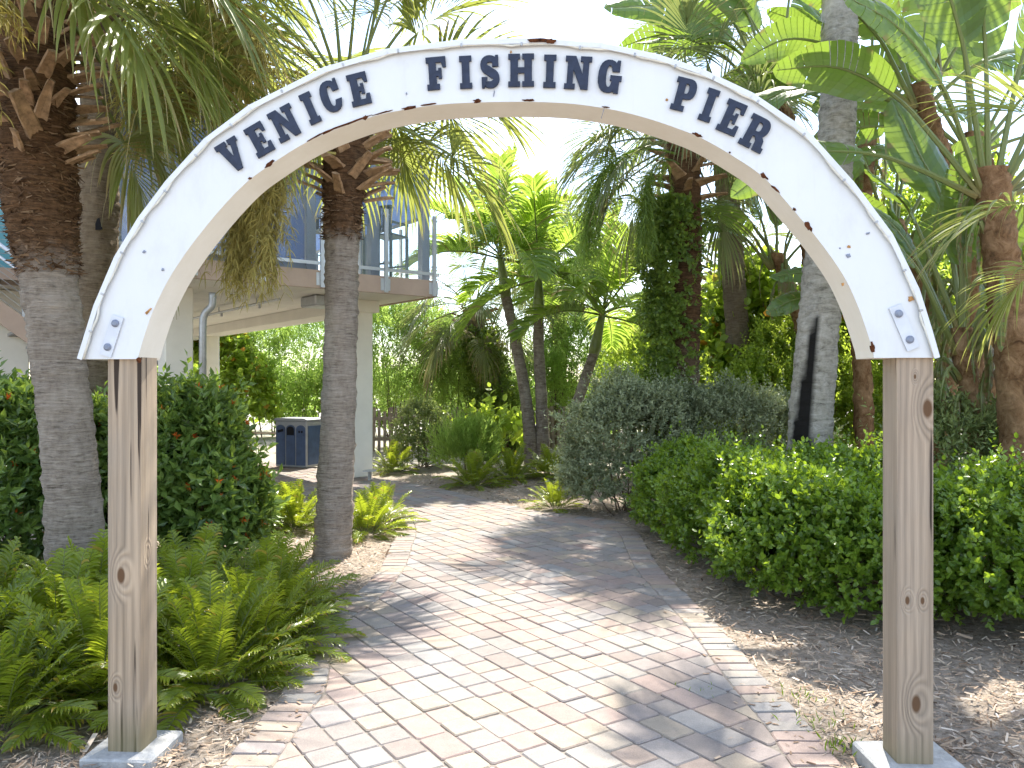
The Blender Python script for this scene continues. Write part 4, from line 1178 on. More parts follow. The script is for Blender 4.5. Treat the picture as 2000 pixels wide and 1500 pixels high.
ELEVS = [78, 60, 42, 24, 6, -12, -32, -52, -68]
FAN = {}
def fan_set(key, **kw):
    FAN[key] = [[fan_frond('frond', 100 * i + 7 * v + hash(key) % 1, e, droop=(0.55 if e > 30 else 0.8 if e > -20 else 1.1) * kw.get('dr', 1.0), **{k: v2 for k, v2 in kw.items() if k != 'dr'}, dry=0.04 + (0.22 if e < -30 else 0.0)) for v in range(2)] for i, e in enumerate(ELEVS)]
fan_set('green', pet=1.0, blade=1.05, mat='fan')
fan_set('grey', pet=0.95, blade=1.0, mat='fan_grey')
FEA = [[feather_frond('frond', 500 + 10 * i + v, e, L=1.75, leaf=0.62, pairs=40, droop=0.8 if e > 40 else 1.0) for v in range(2)] for i, e in enumerate([80, 62, 45, 28, 8, -14])]
FEAEL = [80, 62, 45, 28, 8, -14]

# trimmed leaf bases
def boot_mesh(seed):
    r = np.random.default_rng(seed)
    nb = MB()
    L = r.uniform(0.20, 0.34); w0 = r.uniform(0.045, 0.07); w1 = w0 * r.uniform(0.4, 0.7)
    n = 5
    rows = []
    for i in range(n):
        s_ = i / (n - 1)
        y = 0.05 * s_ ** 1.6 + 0.10 * s_; z = L * s_
        w = w0 + (w1 - w0) * s_
        th = 0.024 - 0.008 * s_
        rows.append([(-w, y + 0.012, z), (0, y - 0.0, z + 0.01 * s_), (w, y + 0.012, z), (w * 0.8, y + th + 0.012, z), (0, y + th + 0.006, z), (-w * 0.8, y + th + 0.012, z)])
    vs = [tuple(np.array(p) + r.normal(0, 0.003, 3)) for row in rows for p in row]
    fs = [(i * 6 + k, i * 6 + (k + 1) % 6, (i + 1) * 6 + (k + 1) % 6, (i + 1) * 6 + k) for i in range(n - 1) for k in range(6)]
    fs += [tuple(range(6))[::-1], tuple((n - 1) * 6 + k for k in range(6))]
    nb.add(vs, fs)
    return nb.mesh('leaf_base', MAT['boot'])
BOOTS = [boot_mesh(s_) for s_ in range(6)]

def trunk_mesh(path, radii, mat, ring_amp=0.008, brown=None, seed=0, nseg=28, rough=0.01, dark=None, step=0.03):
    """path in local coords (k,3); radii list; brown = (z0, z1) fade to fibre brown"""
    path = smooth_poly([tuple(p) for p in path], 24); k = len(path)
    r0 = np.interp(np.linspace(0, 1, k), np.linspace(0, 1, len(radii)), radii)
    L = np.linalg.norm(np.diff(path, axis=0), axis=1).sum()
    n = max(30, int(L / step))
    tt = np.linspace(0, 1, n)
    P = np.stack([np.interp(tt, np.linspace(0, 1, k), path[:, c]) for c in range(3)], 1)
    rr = np.interp(tt, np.linspace(0, 1, k), r0)
    r = np.random.default_rng(seed)
    a = np.arange(nseg) / nseg * 2 * np.pi
    dirs = np.stack([np.cos(a), np.sin(a), 0 * a], 1)
    rad = rr[:, None] * np.ones(nseg)[None]
    rad += ring_amp * (r.random(n)[:, None] - 0.5) * 2
    Pn = dirs[None] * 1.4 + P[:, None]
    rad += rough * lump(Pn * np.array([1, 1, 1.0]), 3.5, seed) + rough * 0.6 * r.normal(0, 1, (n, nseg))
    tint = np.zeros((n, nseg))
    if brown is not None:
        b0, b1 = brown
        bz = np.clip((P[:, 2][:, None] + 0.06 * lump(Pn, 5, seed) - b0) / (b1 - b0), 0, 1)
        tint = bz
        rad += bz * np.abs(r.normal(0, 0.014, (n, nseg)))
    V = P[:, None] + dirs[None] * rad[..., None]
    dry = np.zeros((n, nseg))
    if dark is not None: dry = dark(P[:, None, 2] + 0 * rad, a[None] + 0 * rad, Pn)
    i = np.arange(n - 1)[:, None] * nseg; j = np.arange(nseg)[None]; j2 = (j + 1) % nseg
    Q = np.stack([i + j, i + j2, i + nseg + j2, i + nseg + j], -1).reshape(-1, 4)
    # cap on top
    return np_mesh('trunk', V.reshape(-1, 3), Q, MAT[mat], tint.ravel(), dry.ravel(), smooth=True)

def flower_cluster(parent, p, d, L, n, seed, g=1.2, mat='flower', sub=30, spread=0.5, twl=0.13):
    r = np.random.default_rng(seed)
    nb = NB()
    P, T = grav_path(p, d, L, 10, g)
    V, Q = tube_np(P, np.linspace(0.016, 0.004, 11), 5); nb.add(V, Q, 0.5)
    for i in range(n):
        k = 2 + 8 * r.random() ** 0.8; ki = min(int(k), 9)
        o = P[ki] + (P[ki + 1] - P[ki]) * (k - ki)
        bd = unit(T[ki] * 0.8 + r.normal(0, spread, 3) + np.array([0, 0, -0.35]))
        bl = L * r.uniform(0.22, 0.42)
        BP, BT = grav_path(o, bd, bl, 6, 1.6)
        V, Q = tube_np(BP, np.linspace(0.0035, 0.0015, 7), 3); nb.add(V, Q, 0.55)
        for j in range(sub):
            q = int(r.integers(1, 7))
            td = unit(BT[q] * 0.5 + r.normal(0, 0.75, 3) + np.array([0, 0, -0.5]))
            tl = twl * r.uniform(0.5, 1.2)
            TP, TT = grav_path(BP[q], td, tl, 3, 0.7)
            s_ = unit(np.cross(TT, r.normal(0, 1, 3)))
            w = np.array([0.0024, 0.0036, 0.0032, 0.0008])[:, None]
            Vv = np.stack([TP - s_ * w, TP + s_ * w], 1).reshape(-1, 3)
            b = np.arange(3)[:, None] * 2
            nb.add(Vv, b + [0, 1, 3, 2], np.clip(r.normal(0.5, 0.25), 0, 1))
    return tag(nb.build('flower_cluster', MAT[mat], parent), kind='stuff')

def shag(parent, path, radii, z0, z1, n, seed):
    """loose brown leaf fibre standing off the upper trunk"""
    P = smooth_poly([tuple(p) for p in path], 24)
    rr = np.interp(np.linspace(0, 1, len(P)), np.linspace(0, 1, len(radii)), radii)
    z = rng.uniform(z0, z1, n); a_ = rng.random(n) * 6.283
    cx, cy, r_ = np.interp(z, P[:, 2], P[:, 0]), np.interp(z, P[:, 2], P[:, 1]), np.interp(z, P[:, 2], rr)
    o = np.stack([np.cos(a_), np.sin(a_), 0 * a_], 1); tn = np.stack([-np.sin(a_), np.cos(a_), 0 * a_], 1)
    pos = np.stack([cx, cy, z], 1) + o * (r_ * rng.uniform(0.93, 1.03, n))[:, None]
    dd = tn * rng.choice([-1, 1], n)[:, None] * rng.uniform(0.3, 1, n)[:, None] + o * rng.uniform(0.1, 0.55, n)[:, None] + np.array([0, 0, 1.0]) * rng.normal(-0.1, 0.35, n)[:, None]
    nb = NB()
    tv = (np.array([(-0.5, 0, 0), (0.5, 0, 0), (0.15, 1, 0), (-0.15, 1, 0)], float), np.array([(0, 1, 2, 3)]))
    scatter(nb, tv, pos, dd, o + rng.normal(0, 0.3, (n, 3)), rng.uniform(0.03, 0.085, n), rng.uniform(0.1, 0.3, n), rng.uniform(0.0, 0.55, n))
    return tag(nb.build('fibre', MAT['chip_brown'], parent), kind='stuff')

def fan_palm(name, label, base, path, radii, crown, nfr, key='green', seed=0, brown=None, boots=26, bootz=0.7, scale=1.0, trunkmat='trunk', emin=-60, az_bias=None, group=None, dark=None, cat='palm tree', ring_amp=0.006, elfn=None, keep=None, boot_s=1.0, fibre=None, extra=()):
    """path: local trunk points from (0,0,0); crown at path end"""
    r = random.Random(seed)
    t_ = thing(name, label, cat, base, 0, group)
    link('trunk', trunk_mesh(path, radii, trunkmat, ring_amp, brown, seed, dark=dark), t_)
    top = Vector(path[-1]); prev = Vector(path[-2])
    ax = (top - prev).normalized()
    rt = radii[-1]
    for i in range(boots):
        s_ = i / max(1, boots - 1)
        c = top - ax * (bootz * (1 - s_))
        az = i * 2.399 + r.uniform(-.2, .2)
        tilt = R(22 + 34 * r.random())
        o = link('leaf_base', BOOTS[i % 6], t_, c + Vector((math.cos(az), math.sin(az), 0)) * (rt * 0.86), (-tilt, r.uniform(-.6, .6), az - math.pi / 2), boot_s * r.uniform(0.8, 1.3))
    if fibre: shag(t_, path, radii, fibre[0], fibre[1], fibre[2], seed)
    for i in range(nfr):
        u = (i + 0.5) / nfr
        el = 82 - (82 - emin) * u ** 0.85 if elfn is None else elfn(u)
        az = i * 2.399 + r.uniform(-.3, .3)
        if az_bias: az = az_bias(az, u, r)
        if keep and not keep(az % 6.2832, el): continue
        el += r.uniform(-8, 8)
        ei = min(range(len(ELEVS)), key=lambda q: abs(ELEVS[q] - el))
        me = FAN[key][ei][r.randrange(2)]
        c = top + ax * (0.25 - 0.45 * u)
        link('frond', me, t_, c + Vector((math.cos(az), math.sin(az), 0)) * (rt * 0.7), (r.uniform(-.06, .06), r.uniform(-.15, .15), az - math.pi / 2), scale * r.uniform(0.85, 1.12))
    for az, el, s_ in extra:
        ei = min(range(len(ELEVS)), key=lambda q: abs(ELEVS[q] - el))
        link('frond', FAN[key][ei][r.randrange(2)], t_, top + Vector((math.cos(R(az)), math.sin(R(az)), 0)) * (rt * 0.7) + Vector((0, 0, -0.1)), (r.uniform(-.06, .06), r.uniform(-.15, .15), R(az) - math.pi / 2), s_)
    return t_
# ------------------------------------------------------------------ palms
def rel(base, *pts):
    b = Vector((base[0], base[1], 0))
    return [(0, 0, -0.05)] + [tuple(Vector(p) - b) for p in pts]
# big left palm
b1 = (-3.16, 5.8, 0)
p1 = fan_palm('sabal_palm', 'thick shaggy palm trunk at the far left, just behind the left post', b1,
    rel(b1, W(137, 900, 5.8), W(108, 640, 5.8), W(82, 420, 5.8), W(68, 180, 5.8), W(62, -40, 5.8)), [0.21, 0.185, 0.18, 0.19, 0.24, 0.25, 0.24], None, 34, 'green', 21, brown=(2.35, 2.62), boots=92, bootz=1.35, boot_s=0.88, fibre=(2.4, 3.7, 3800), emin=-60, extra=((-35, -12, 1.0), (-14, -12, 0.95), (-60, 4, 0.95), (12, -5, 1.05), (-25, 10, 1.1)), keep=lambda az, el: el > 22 or (math.cos(az) > 0.35 and (el > -30 or math.sin(az) > -0.2)))
flower_cluster(p1, Vector(W(60, 60, 5.5)) - Vector(b1), (0.05, -0.6, 0.25), 1.15, 110, 4, g=3.0, spread=0.4)
flower_cluster(p1, Vector(W(95, -60, 5.8)) - Vector(b1), (0.9, 0.05, 0.35), 1.8, 100, 5, g=1.9)
# second trunk behind it
b2 = (-4.12, 8.0, 0)
p2 = fan_palm('sabal_palm', 'brown palm trunk with a dark hole, close behind the far left palm', b2,
    rel(b2, W(190, 700, 8.0), W(193, 400, 8.0), W(198, 100, 8.0), W(202, -130, 8.0)), [0.2, 0.185, 0.185, 0.18, 0.2], None, 30, 'green', 22, brown=(5.0, 5.4), boots=18, bootz=0.5, trunkmat='trunk_dark', emin=-12)
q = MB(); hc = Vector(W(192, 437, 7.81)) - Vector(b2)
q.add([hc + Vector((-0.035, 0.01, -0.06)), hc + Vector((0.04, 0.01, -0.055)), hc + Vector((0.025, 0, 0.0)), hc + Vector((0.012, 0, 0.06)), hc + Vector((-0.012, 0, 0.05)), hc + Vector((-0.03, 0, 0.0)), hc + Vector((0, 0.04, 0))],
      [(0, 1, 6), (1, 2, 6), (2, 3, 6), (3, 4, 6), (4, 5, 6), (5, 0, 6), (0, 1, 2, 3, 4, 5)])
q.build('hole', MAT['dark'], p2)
# middle palm in the island bed
b3 = tuple(G(648, 1083))
p3 = fan_palm('sabal_palm', 'palm with straight ringed trunk rising from the mulch island left of the path', b3,
    rel(b3, W(655, 950, 7.4), W(666, 650, 7.4), W(668, 450, 7.4), W(676, 300, 7.4), W(680, 190, 7.4)), [0.185, 0.165, 0.15, 0.155, 0.20, 0.20], None, 32, 'green', 23, extra=((20, 48, 0.95), (40, 35, 0.95), (8, 62, 0.9), (60, 50, 0.9), (160, 50, 0.9), (50, 0, 0.9), (75, 20, 0.9), (110, 40, 0.9)), brown=(2.9, 3.05), boots=54, bootz=0.95, boot_s=1.0, fibre=(2.95, 3.4, 1100), scale=0.9, emin=-14, keep=lambda az, el: (el > 8 or math.sin(az) > -0.35) and not (el < 45 and math.sin(az) < -0.15 and math.cos(az) > -0.2))
for (px, py, D_, dv, L_, n_, g_, sd_) in ((650, 290, 7.1, (-0.7, -0.3, 0.1), 1.35, 110, 3.6, 7), (645, 285, 7.2, (-0.6, -0.2, 0.1), 1.2, 70, 3.6, 17), (655, 300, 7.0, (-0.45, -0.4, 0.0), 1.25, 80, 4.2, 27),
                                          (640, 190, 7.5, (-0.9, 0.0, 0.45), 1.7, 120, 1.5, 8), (600, 150, 7.6, (-0.9, -0.3, 0.3), 1.7, 110, 1.7, 9), (620, 120, 7.4, (-0.8, -0.5, 0.5), 1.8, 90, 1.9, 19)):
    flower_cluster(p3, Vector(W(px, py, D_)) - Vector(b3), dv, L_, n_, sd_, g=g_, spread=0.4)
# vine clad palm right of the path
b4 = (2.28, 10.9, 0)
p4 = fan_palm('sabal_palm', 'palm with vine wrapped brown trunk behind the silver shrub right of the path', b4,
    rel(b4, W(1335, 700, 10.9), W(1340, 500, 10.9), W(1335, 270, 10.9)), [0.22, 0.2, 0.19, 0.21], None, 29, 'grey', 24, brown=(0.8, 2.2), boots=26, bootz=0.8, trunkmat='trunk', emin=-52, scale=0.92, keep=lambda az, el: el > -24 or math.sin(az) > -0.5)
# far vine clad leaning palm, other far palms
flower_cluster(p4, Vector(W(1320, 300, 10.7)) - Vector(b4), (-0.9, -0.3, 0.2), 2.0, 110, 33, g=3.2, spread=0.4, mat='fine')
flower_cluster(p4, Vector(W(1325, 320, 10.6)) - Vector(b4), (-0.5, -0.6, 0.1), 1.6, 80, 34, g=3.6, spread=0.4, mat='vine')
b5 = tuple(G(1000, 880))
p5 = fan_palm('sabal_palm', 'short leaning palm smothered in dark vine left of the slender trio', b5,
    rel(b5, W(965, 770, 18.6), W(930, 650, 18.4), W(922, 600, 18.4)), [0.26, 0.25, 0.24, 0.24], None, 26, 'grey', 25, boots=12, bootz=0.4, trunkmat='trunk_dark', emin=-60, scale=0.95)
b6 = (1.2, 21.5, 0)
p6 = fan_palm('sabal_palm', 'far palm with dark trunk showing between the slender palm trio', b6,
    rel(b6, W(1092, 640, 21.5), W(1080, 520, 21.5)), [0.22, 0.22, 0.22], None, 24, 'grey', 26, boots=8, bootz=0.4, trunkmat='trunk_dark', emin=-60)
b7 = (4.3, 16.0, 0)
p7 = fan_palm('sabal_palm', 'far pale fan palm poking out right of the vine wrapped trunk', b7,
    rel(b7, W(1405, 640, 16), W(1400, 530, 16)), [0.2, 0.19, 0.19], None, 24, 'grey', 27, boots=8, bootz=0.4, trunkmat='trunk_dark', emin=-50, scale=0.9)
b8 = (3.9, 13.2, 0)
p8 = fan_palm('sabal_palm', 'tall fan palm crown high behind the arch near its right shoulder', b8,
    rel(b8, W(1430, 500, 13.2), W(1405, 190, 13.2)), [0.2, 0.18, 0.19], None, 26, 'grey', 28, boots=8, bootz=0.4, trunkmat='trunk_dark', emin=-50, scale=0.95)
b9 = (3.75, 4.75, 0)
p9 = fan_palm('palmetto', 'fan palm reaching long narrow fronds in from the right edge', b9,
    rel(b9, (3.76, 4.75, 1.3), (3.78, 4.75, 2.55)), [0.13, 0.12, 0.12], None, 7, 'green', 29, boots=10, bootz=0.4, emin=5, scale=0.72, az_bias=lambda az, u, r: R(160) + ((az % 6.283) - 3.14) * 0.7)

# grey palm with the burnt scar
b10 = (2.98, 8.0, 0)
def scar(z, a, Pn):
    ang = (a - R(232) + math.pi) % (2 * math.pi) - math.pi
    w = np.interp(z, [0, 0.9, 1.4, 2.25, 2.32], [1.0, 0.62, 0.42, 0.16, 0.0])
    lim = w * (1 + 0.25 * lump(Pn, 6, 3))
    s_ = np.clip((lim - np.abs(ang + np.interp(z, [0, 2.3], [0.25, -0.15]))) / 0.09, 0, 1)
    return s_ * (z < 2.32)
p10 = fan_palm('grey_palm', 'tall smooth grey palm trunk with a black burn scar behind the hedge', b10,
    rel(b10, W(1582, 850, 8.0), W(1605, 560, 8.0), W(1635, 250, 8.0), W(1640, 20, 8.0), W(1642, -220, 8.0), W(1642, -560, 8.0)), [0.25, 0.215, 0.195, 0.175, 0.17, 0.17, 0.17], None, 11, 'green', 30, boots=10, bootz=0.4, trunkmat='trunk_grey', emin=-30, dark=scar, ring_amp=0.0015, scale=0.9)

def vines(parent, base, path, rad, n, seed, mat='vine', side=None, leaf=0.07):
    nb = NB()
    path = smooth_poly([tuple(Vector(p) - Vector((base[0], base[1], 0))) for p in path], 10)
    k = rng.random(n) * (len(path) - 1.001)
    i = k.astype(int); f_ = (k - i)[:, None]
    c = path[i] * (1 - f_) + path[i + 1] * f_
    a = rng.random(n) * 6.283
    if side is not None: a = np.where(rng.random(n) < 0.75, side + rng.normal(0, 0.75, n), a)
    d = np.stack([np.cos(a), np.sin(a), np.zeros(n)], 1)
    rr = rad * (1 + 0.55 * lump(c + d, 2.8, seed)) * rng.uniform(0.7, 1.35, n)
    P = c + d * rr[:, None]
    sprigs(nb, P, d + np.array([0, 0, -0.2]) + rng.normal(0, 0.4, d.shape), 5, 0.11, leaf, 0.75, LEAF, (30, 85), 0.45, 0.2)
    return tag(nb.build('vine', MAT[mat], parent), kind='stuff')
vines(p4, b4, [(2.2, 10.85, 0.4), tuple(W(1318, 700, 10.8)), tuple(W(1318, 500, 10.8)), tuple(W(1322, 390, 10.8))], 0.27, 2600, 3, side=R(205))
vines(p5, b5, [(b5[0], b5[1], 0.0), tuple(W(965, 770, 18.6)), tuple(W(930, 640, 18.4))], 0.34, 2200, 4, leaf=0.09)
vines(p6, b6, [(1.2, 21.5, 0.2), tuple(W(1092, 640, 21.5)), tuple(W(1083, 560, 21.5))], 0.3, 700, 5, leaf=0.09)

# the slender trio (feather palms with green crownshafts)
def feather_palm(label, base, pts, crownshaft, nfr, seed, scale=1.0):
    r = random.Random(seed)
    t_ = thing('christmas_palm', label, 'palm tree', base, 0, 'slender feather palms in a clump')
    pth = rel(base, *pts)
    link('trunk', trunk_mesh(pth, [0.15, 0.115, 0.105, 0.10], 'trunk_ring', 0.004, None, seed, nseg=18, rough=0.004, step=0.04), t_)
    top = Vector(pth[-1]); ax = (top - Vector(pth[-2])).normalized()
    ax = (ax + Vector((0, 0, 0.6))).normalized()
    q = MB(); q.tube([top - ax * 0.02, top + ax * 0.12, top + ax * crownshaft * 0.55, top + ax * crownshaft], [0.1, 0.115, 0.085, 0.055], 14)
    q.build('crownshaft', MAT['crownshaft'], t_, smooth=True)
    c = top + ax * crownshaft
    for i in range(nfr):
        u = (i + 0.5) / nfr
        el = 80 - 88 * u
        az = i * 2.399 + r.uniform(-.25, .25)
        ei = min(range(6), key=lambda k: abs(FEAEL[k] - el))
        link('frond', FEA[ei][r.randrange(2)], t_, c - ax * (0.12 * u), (r.uniform(-.08, .08), r.uniform(-.12, .12), az - math.pi / 2), scale * r.uniform(0.92, 1.12))
    return t_
D3 = 15.2
def tp(px, py): return tuple(W(px, py, D3))
def gb(px): return ((px - 1000) / 1550 * D3, D3, 0)
feather_palm('leftmost of the three slender feather palms, leaning left', gb(1040), [tp(1030, 800), tp(1008, 670), tp(988, 580)], 0.85, 14, 41, 1.12)
feather_palm('middle of the three slender feather palms, standing upright', gb(1060), [tp(1058, 800), tp(1052, 680), tp(1052, 610)], 0.75, 13, 42, 1.08)
feather_palm('rightmost of the three slender feather palms, leaning right', gb(1098), [tp(1118, 820), tp(1146, 730), tp(1160, 690)], 0.85, 14, 43, 1.12)

# ------------------------------------------------------------------ giant bird of paradise
def paddle_leaf(name, pts, width, seed, face, tear=0.3, dry=0.03, split=0.42, petr=0.022):
    """pts: local polyline petiole base -> blade base -> tip; split = share of length that is petiole; face = approximate upper normal"""
    r = np.random.default_rng(seed)
    nb = NB()
    C = smooth_poly(pts, 14)
    seg = np.linalg.norm(np.diff(C, axis=0), axis=1); cum = np.concatenate([[0], np.cumsum(seg)]); cum /= cum[-1]
    def at(u): return np.array([np.interp(u, cum, C[:, k]) for k in range(3)])
    n = 22
    U = np.linspace(0, 0.985, n)
    PP = np.array([at(u) for u in U])
    V, Q = tube_np(PP, np.interp(U, [0, split, 1], [petr * 1.4, petr * 0.8, petr * 0.15]), 6)
    nb.add(V, Q, 0.55, np.repeat(np.interp(U, [0, 0.12], [0.5, 0.0]), 6), 1)
    NSt = 20
    face = unit(np.array(face, float))
    bl = 1 - split
    for sd_ in (-1, 1):
        gap = 0.0
        for j in range(NSt):
            u0 = j / NSt; u1 = (j + 1) / NSt
            torn = r.random() < tear
            if torn: gap = r.uniform(0.06, 0.2)
            else: gap *= 0.5
            rows = []
            dro = gap * r.uniform(-0.4, 0.8)
            for u in (u0, u1 - (0.12 / NSt if torn else -0.004)):
                o = at(split + bl * u); o2 = at(min(1, split + bl * u + 0.02)); o1 = at(max(0, split + bl * u - 0.02))
                d = unit(o2 - o1)
                x = unit(np.cross(d, face)) * sd_; up = unit(np.cross(x, d)) * sd_
                wd = width * 0.5 * (math.sin(math.pi * min(1, (0.04 + 0.96 * u) ** 0.75)) ** 0.62 + 0.03)
                row = []
                for q in range(5):
                    s_ = q / 4
                    lift = 0.30 * s_ - 0.42 * s_ * s_ - dro * s_ * s_
                    row.append(o + x * wd * s_ * (1 - 0.05 * s_) + up * wd * lift + d * wd * (0.22 * s_ + 0.12 * s_ * s_) + up * 0.004 * math.sin(u * 160))
                rows.append(row)
            V = np.array(rows).reshape(-1, 3)
            Q = np.array([(q, q + 1, 5 + q + 1, 5 + q) for q in range(4)])
            dd = np.tile(np.array([0, 0, 0, 0, 1.0]) * (r.random() < dry * 4) * r.uniform(0.3, 1), 2) + dry * r.random()
            nb.add(V, Q, np.clip(r.normal(0.5, 0.12) + 0.03 * (j % 2), 0, 1), np.clip(dd, 0, 1), 0)
    return nb.mesh(name, [MAT['paddle'], MAT['stalk']])

def paradise(label, base, pts, radii, leaves, seed, plane=0.0, nfan=9, pet=1.0, blade=1.1, width=0.42, spread=(-70, 70), lean=0.0):
    """fan of paddle leaves on a leaning sheathed stem"""
    r = random.Random(seed)
    t_ = thing('bird_of_paradise', label, 'plant', base, 0, 'giant birds of paradise at the right')
    b = Vector((base[0], base[1], 0))
    pth = rel(base, *pts)
    link('trunk', trunk_mesh(pth, radii, 'sheath', 0.004, (-1, 9) if seed % 2 else None, seed, nseg=16, rough=0.016, step=0.05), t_)
    top = Vector(pth[-1])
    px_ = Vector((math.cos(plane), math.sin(plane), 0))
    for i in range(nfan):
        f_ = spread[0] + (spread[1] - spread[0]) * (i + 0.5) / nfan + r.uniform(-6, 6)
        d = px_ * math.sin(R(f_)) + Vector((0, 0, 1)) * math.cos(R(f_)) + Vector((-px_.y, px_.x, 0)) * (r.uniform(-.25, .25) + lean)
        d.normalize()
        pl_, bl_ = pet * r.uniform(0.8, 1.15), blade * r.uniform(0.75, 1.1)
        o = top + px_ * math.sin(R(f_)) * radii[-1] * 1.1 + Vector((0, 0, -0.25))
        drop = abs(math.sin(R(f_))) * 0.5 + 0.12
        p0 = o; p1_ = o + d * (pl_ * 0.55); p2_ = o + d * pl_ + Vector((0, 0, -drop * 0.15))
        d2 = (d + Vector((0, 0, -drop * 0.9)) + px_ * math.sin(R(f_)) * 0.3).normalized()
        p3_ = p2_ + d2 * bl_ * 0.5
        d3 = (d2 + Vector((0, 0, -drop * 1.2))).normalized()
        p4_ = p3_ + d3 * bl_ * 0.5
        fc = Vector((-px_.y, px_.x, 0)) * (1 if r.random() < 0.5 else -1) * r.uniform(0.3, 1.0) + Vector((0, 0, 1)) * r.uniform(0.3, 1.0) - px_ * math.sin(R(f_)) * 0.6
        me = paddle_leaf('leaf', [tuple(p) for p in (p0, p1_, p2_, p3_, p4_)], width * r.uniform(0.8, 1.15), seed * 50 + i, tuple(fc), r.uniform(0.1, 0.55), 0.05, split=pl_ / (pl_ + bl_))
        link('leaf', me, t_)
    for i, (a, m_, c, e, w_, fc, tr) in enumerate(leaves):
        pts_ = [tuple(Vector(p) - b) for p in (a, m_, c, e)]
        L1 = (Vector(pts_[1]) - Vector(pts_[0])).length + 1e-6; LT_ = L1 + (Vector(pts_[2]) - Vector(pts_[1])).length + (Vector(pts_[3]) - Vector(pts_[2])).length
        link('leaf', paddle_leaf('leaf', pts_, w_, seed * 50 + 30 + i, fc, tr, 0.03, split=L1 / LT_), t_)
    for k in range(11):                      # dry hanging leaf sheaths
        az = r.uniform(0, 6.28)
        s0_ = r.uniform(0.35, 0.95)
        i0 = s0_ * (len(pth) - 1); ii = min(int(i0), len(pth) - 2)
        c = Vector(pth[ii]).lerp(Vector(pth[ii + 1]), i0 - ii)
        dv = Vector((math.cos(az), math.sin(az), 0))
        me = paddle_leaf('dry_sheath', [tuple(c + dv * radii[0] * 0.8), tuple(c + dv * 0.2 + Vector((0, 0, 0.12))), tuple(c + dv * 0.3 + Vector((0, 0, -0.15))), tuple(c + dv * 0.28 + Vector((0, 0, -0.55)))], 0.12, seed * 9 + k, tuple(dv), 0.5, 1.0, split=0.3, petr=0.02)
        link('dry_leaf', me, t_)
    return t_
N_ = (0.1, -1, 0.35)
paradise('bird of paradise fanning above the right shoulder of the arch', (4.36, 11.3, 0), [W(1585, 520, 11.3), W(1555, 330, 11.3), W(1520, 170, 11.3)], [0.12, 0.11, 0.11, 0.13],
         [(W(1520, 190, 11.3), W(1430, 75, 11.05), W(1310, 15, 10.8), W(1180, 15, 10.55), 0.75, (0.1, -0.9, 0.5), 0.15),
          (W(1530, 190, 11.3), W(1480, 60, 11.15), W(1400, -40, 11.05), W(1290, -60, 10.9), 0.72, (0.1, -0.9, 0.4), 0.3),
          (W(1525, 210, 11.3), W(1440, 100, 11.05), W(1350, 70, 10.8), W(1240, 85, 10.7), 0.5, (0.1, -0.3, 0.9), 0.5)],
         51, 0.1, 8, 1.35, 1.4, 0.58, (-50, 62))
paradise('small bird of paradise framed by the arch left of the grey palm', (4.62, 12.3, 0), [W(1575, 700, 12.3), W(1550, 590, 12.3), W(1515, 495, 12.3)], [0.11, 0.1, 0.1, 0.11],
         [(W(1515, 500, 12.3), W(1440, 405, 12.2), W(1400, 400, 12.1), W(1370, 440, 12.0), 0.4, (0.1, -0.5, 0.8), 0.6)], 52, 0.15, 6, 0.75, 0.95, 0.38, (-60, 50))
paradise('bird of paradise with hanging dark leaf right of the grey palm', (4.9, 8.3, 0), [W(1905, 700, 8.3), W(1870, 420, 8.3), W(1795, 165, 8.3)], [0.1, 0.085, 0.08, 0.08],
         [(W(1835, 150, 8.2), W(1818, -40, 7.9), W(1810, 20, 7.7), W(1795, 155, 7.6), 0.46, (0.05, -1, 0.1), 0.12)], 53, 0.0, 7, 0.9, 1.15, 0.45, (-75, 55))
paradise('bird of paradise with reddish stem and big glowing oval leaf', (4.55, 7.6, 0), [W(1905, 820, 7.6), W(1882, 700, 7.6), W(1878, 640, 7.6)], [0.10, 0.095, 0.09, 0.09],
         [(W(1880, 640, 7.6), W(1842, 400, 7.7), W(1800, 310, 7.7), W(1742, 195, 7.7), 0.62, (0.25, -1, 0.2), 0.02),
          (W(1870, 640, 7.6), W(1790, 440, 7.6), W(1750, 380, 7.5), W(1690, 330, 7.4), 0.4, (0.1, -0.4, 0.9), 0.4)],
         54, 0.05, 7, 1.0, 0.95, 0.36, (-42, 50))
paradise('tallest bird of paradise with peeling brown trunk at the right edge', (4.55, 7.1, 0), [W(1985, 760, 7.1), W(1958, 520, 7.1), W(1935, 330, 7.1)], [0.15, 0.15, 0.14, 0.13],
         [], 55, 0.0, 11, 1.25, 1.3, 0.5, (-60, 75))
paradise('bird of paradise leaning behind the right foot of the arch', (5.0, 9.4, 0), [W(1850, 700, 9.4), W(1790, 540, 9.4), W(1745, 430, 9.4)], [0.12, 0.11, 0.1, 0.1],
         [], 56, 0.25, 6, 0.9, 0.9, 0.36, (-60, 30))
paradise('bird of paradise standing deepest in the thicket at the right', (6.3, 10.6, 0), [W(1960, 500, 10.6), W(1900, 260, 10.6)], [0.13, 0.12, 0.12],
         [], 57, 0.1, 12, 1.1, 1.3, 0.5, (-80, 75))
paradise('bird of paradise rising behind the grey palm trunk near the top', (5.0, 11.2, 0), [W(1680, 500, 11.2), W(1700, 200, 11.2)], [0.13, 0.12, 0.12],
         [], 58, 0.05, 11, 1.1, 1.3, 0.5, (-75, 75))
paradise('low bird of paradise clump between the right post and tallest stem', (4.9, 8.8, 0), [W(1800, 760, 8.8), W(1790, 640, 8.8)], [0.12, 0.11, 0.1],
         [], 59, 0.1, 9, 0.9, 1.0, 0.42, (-55, 60))

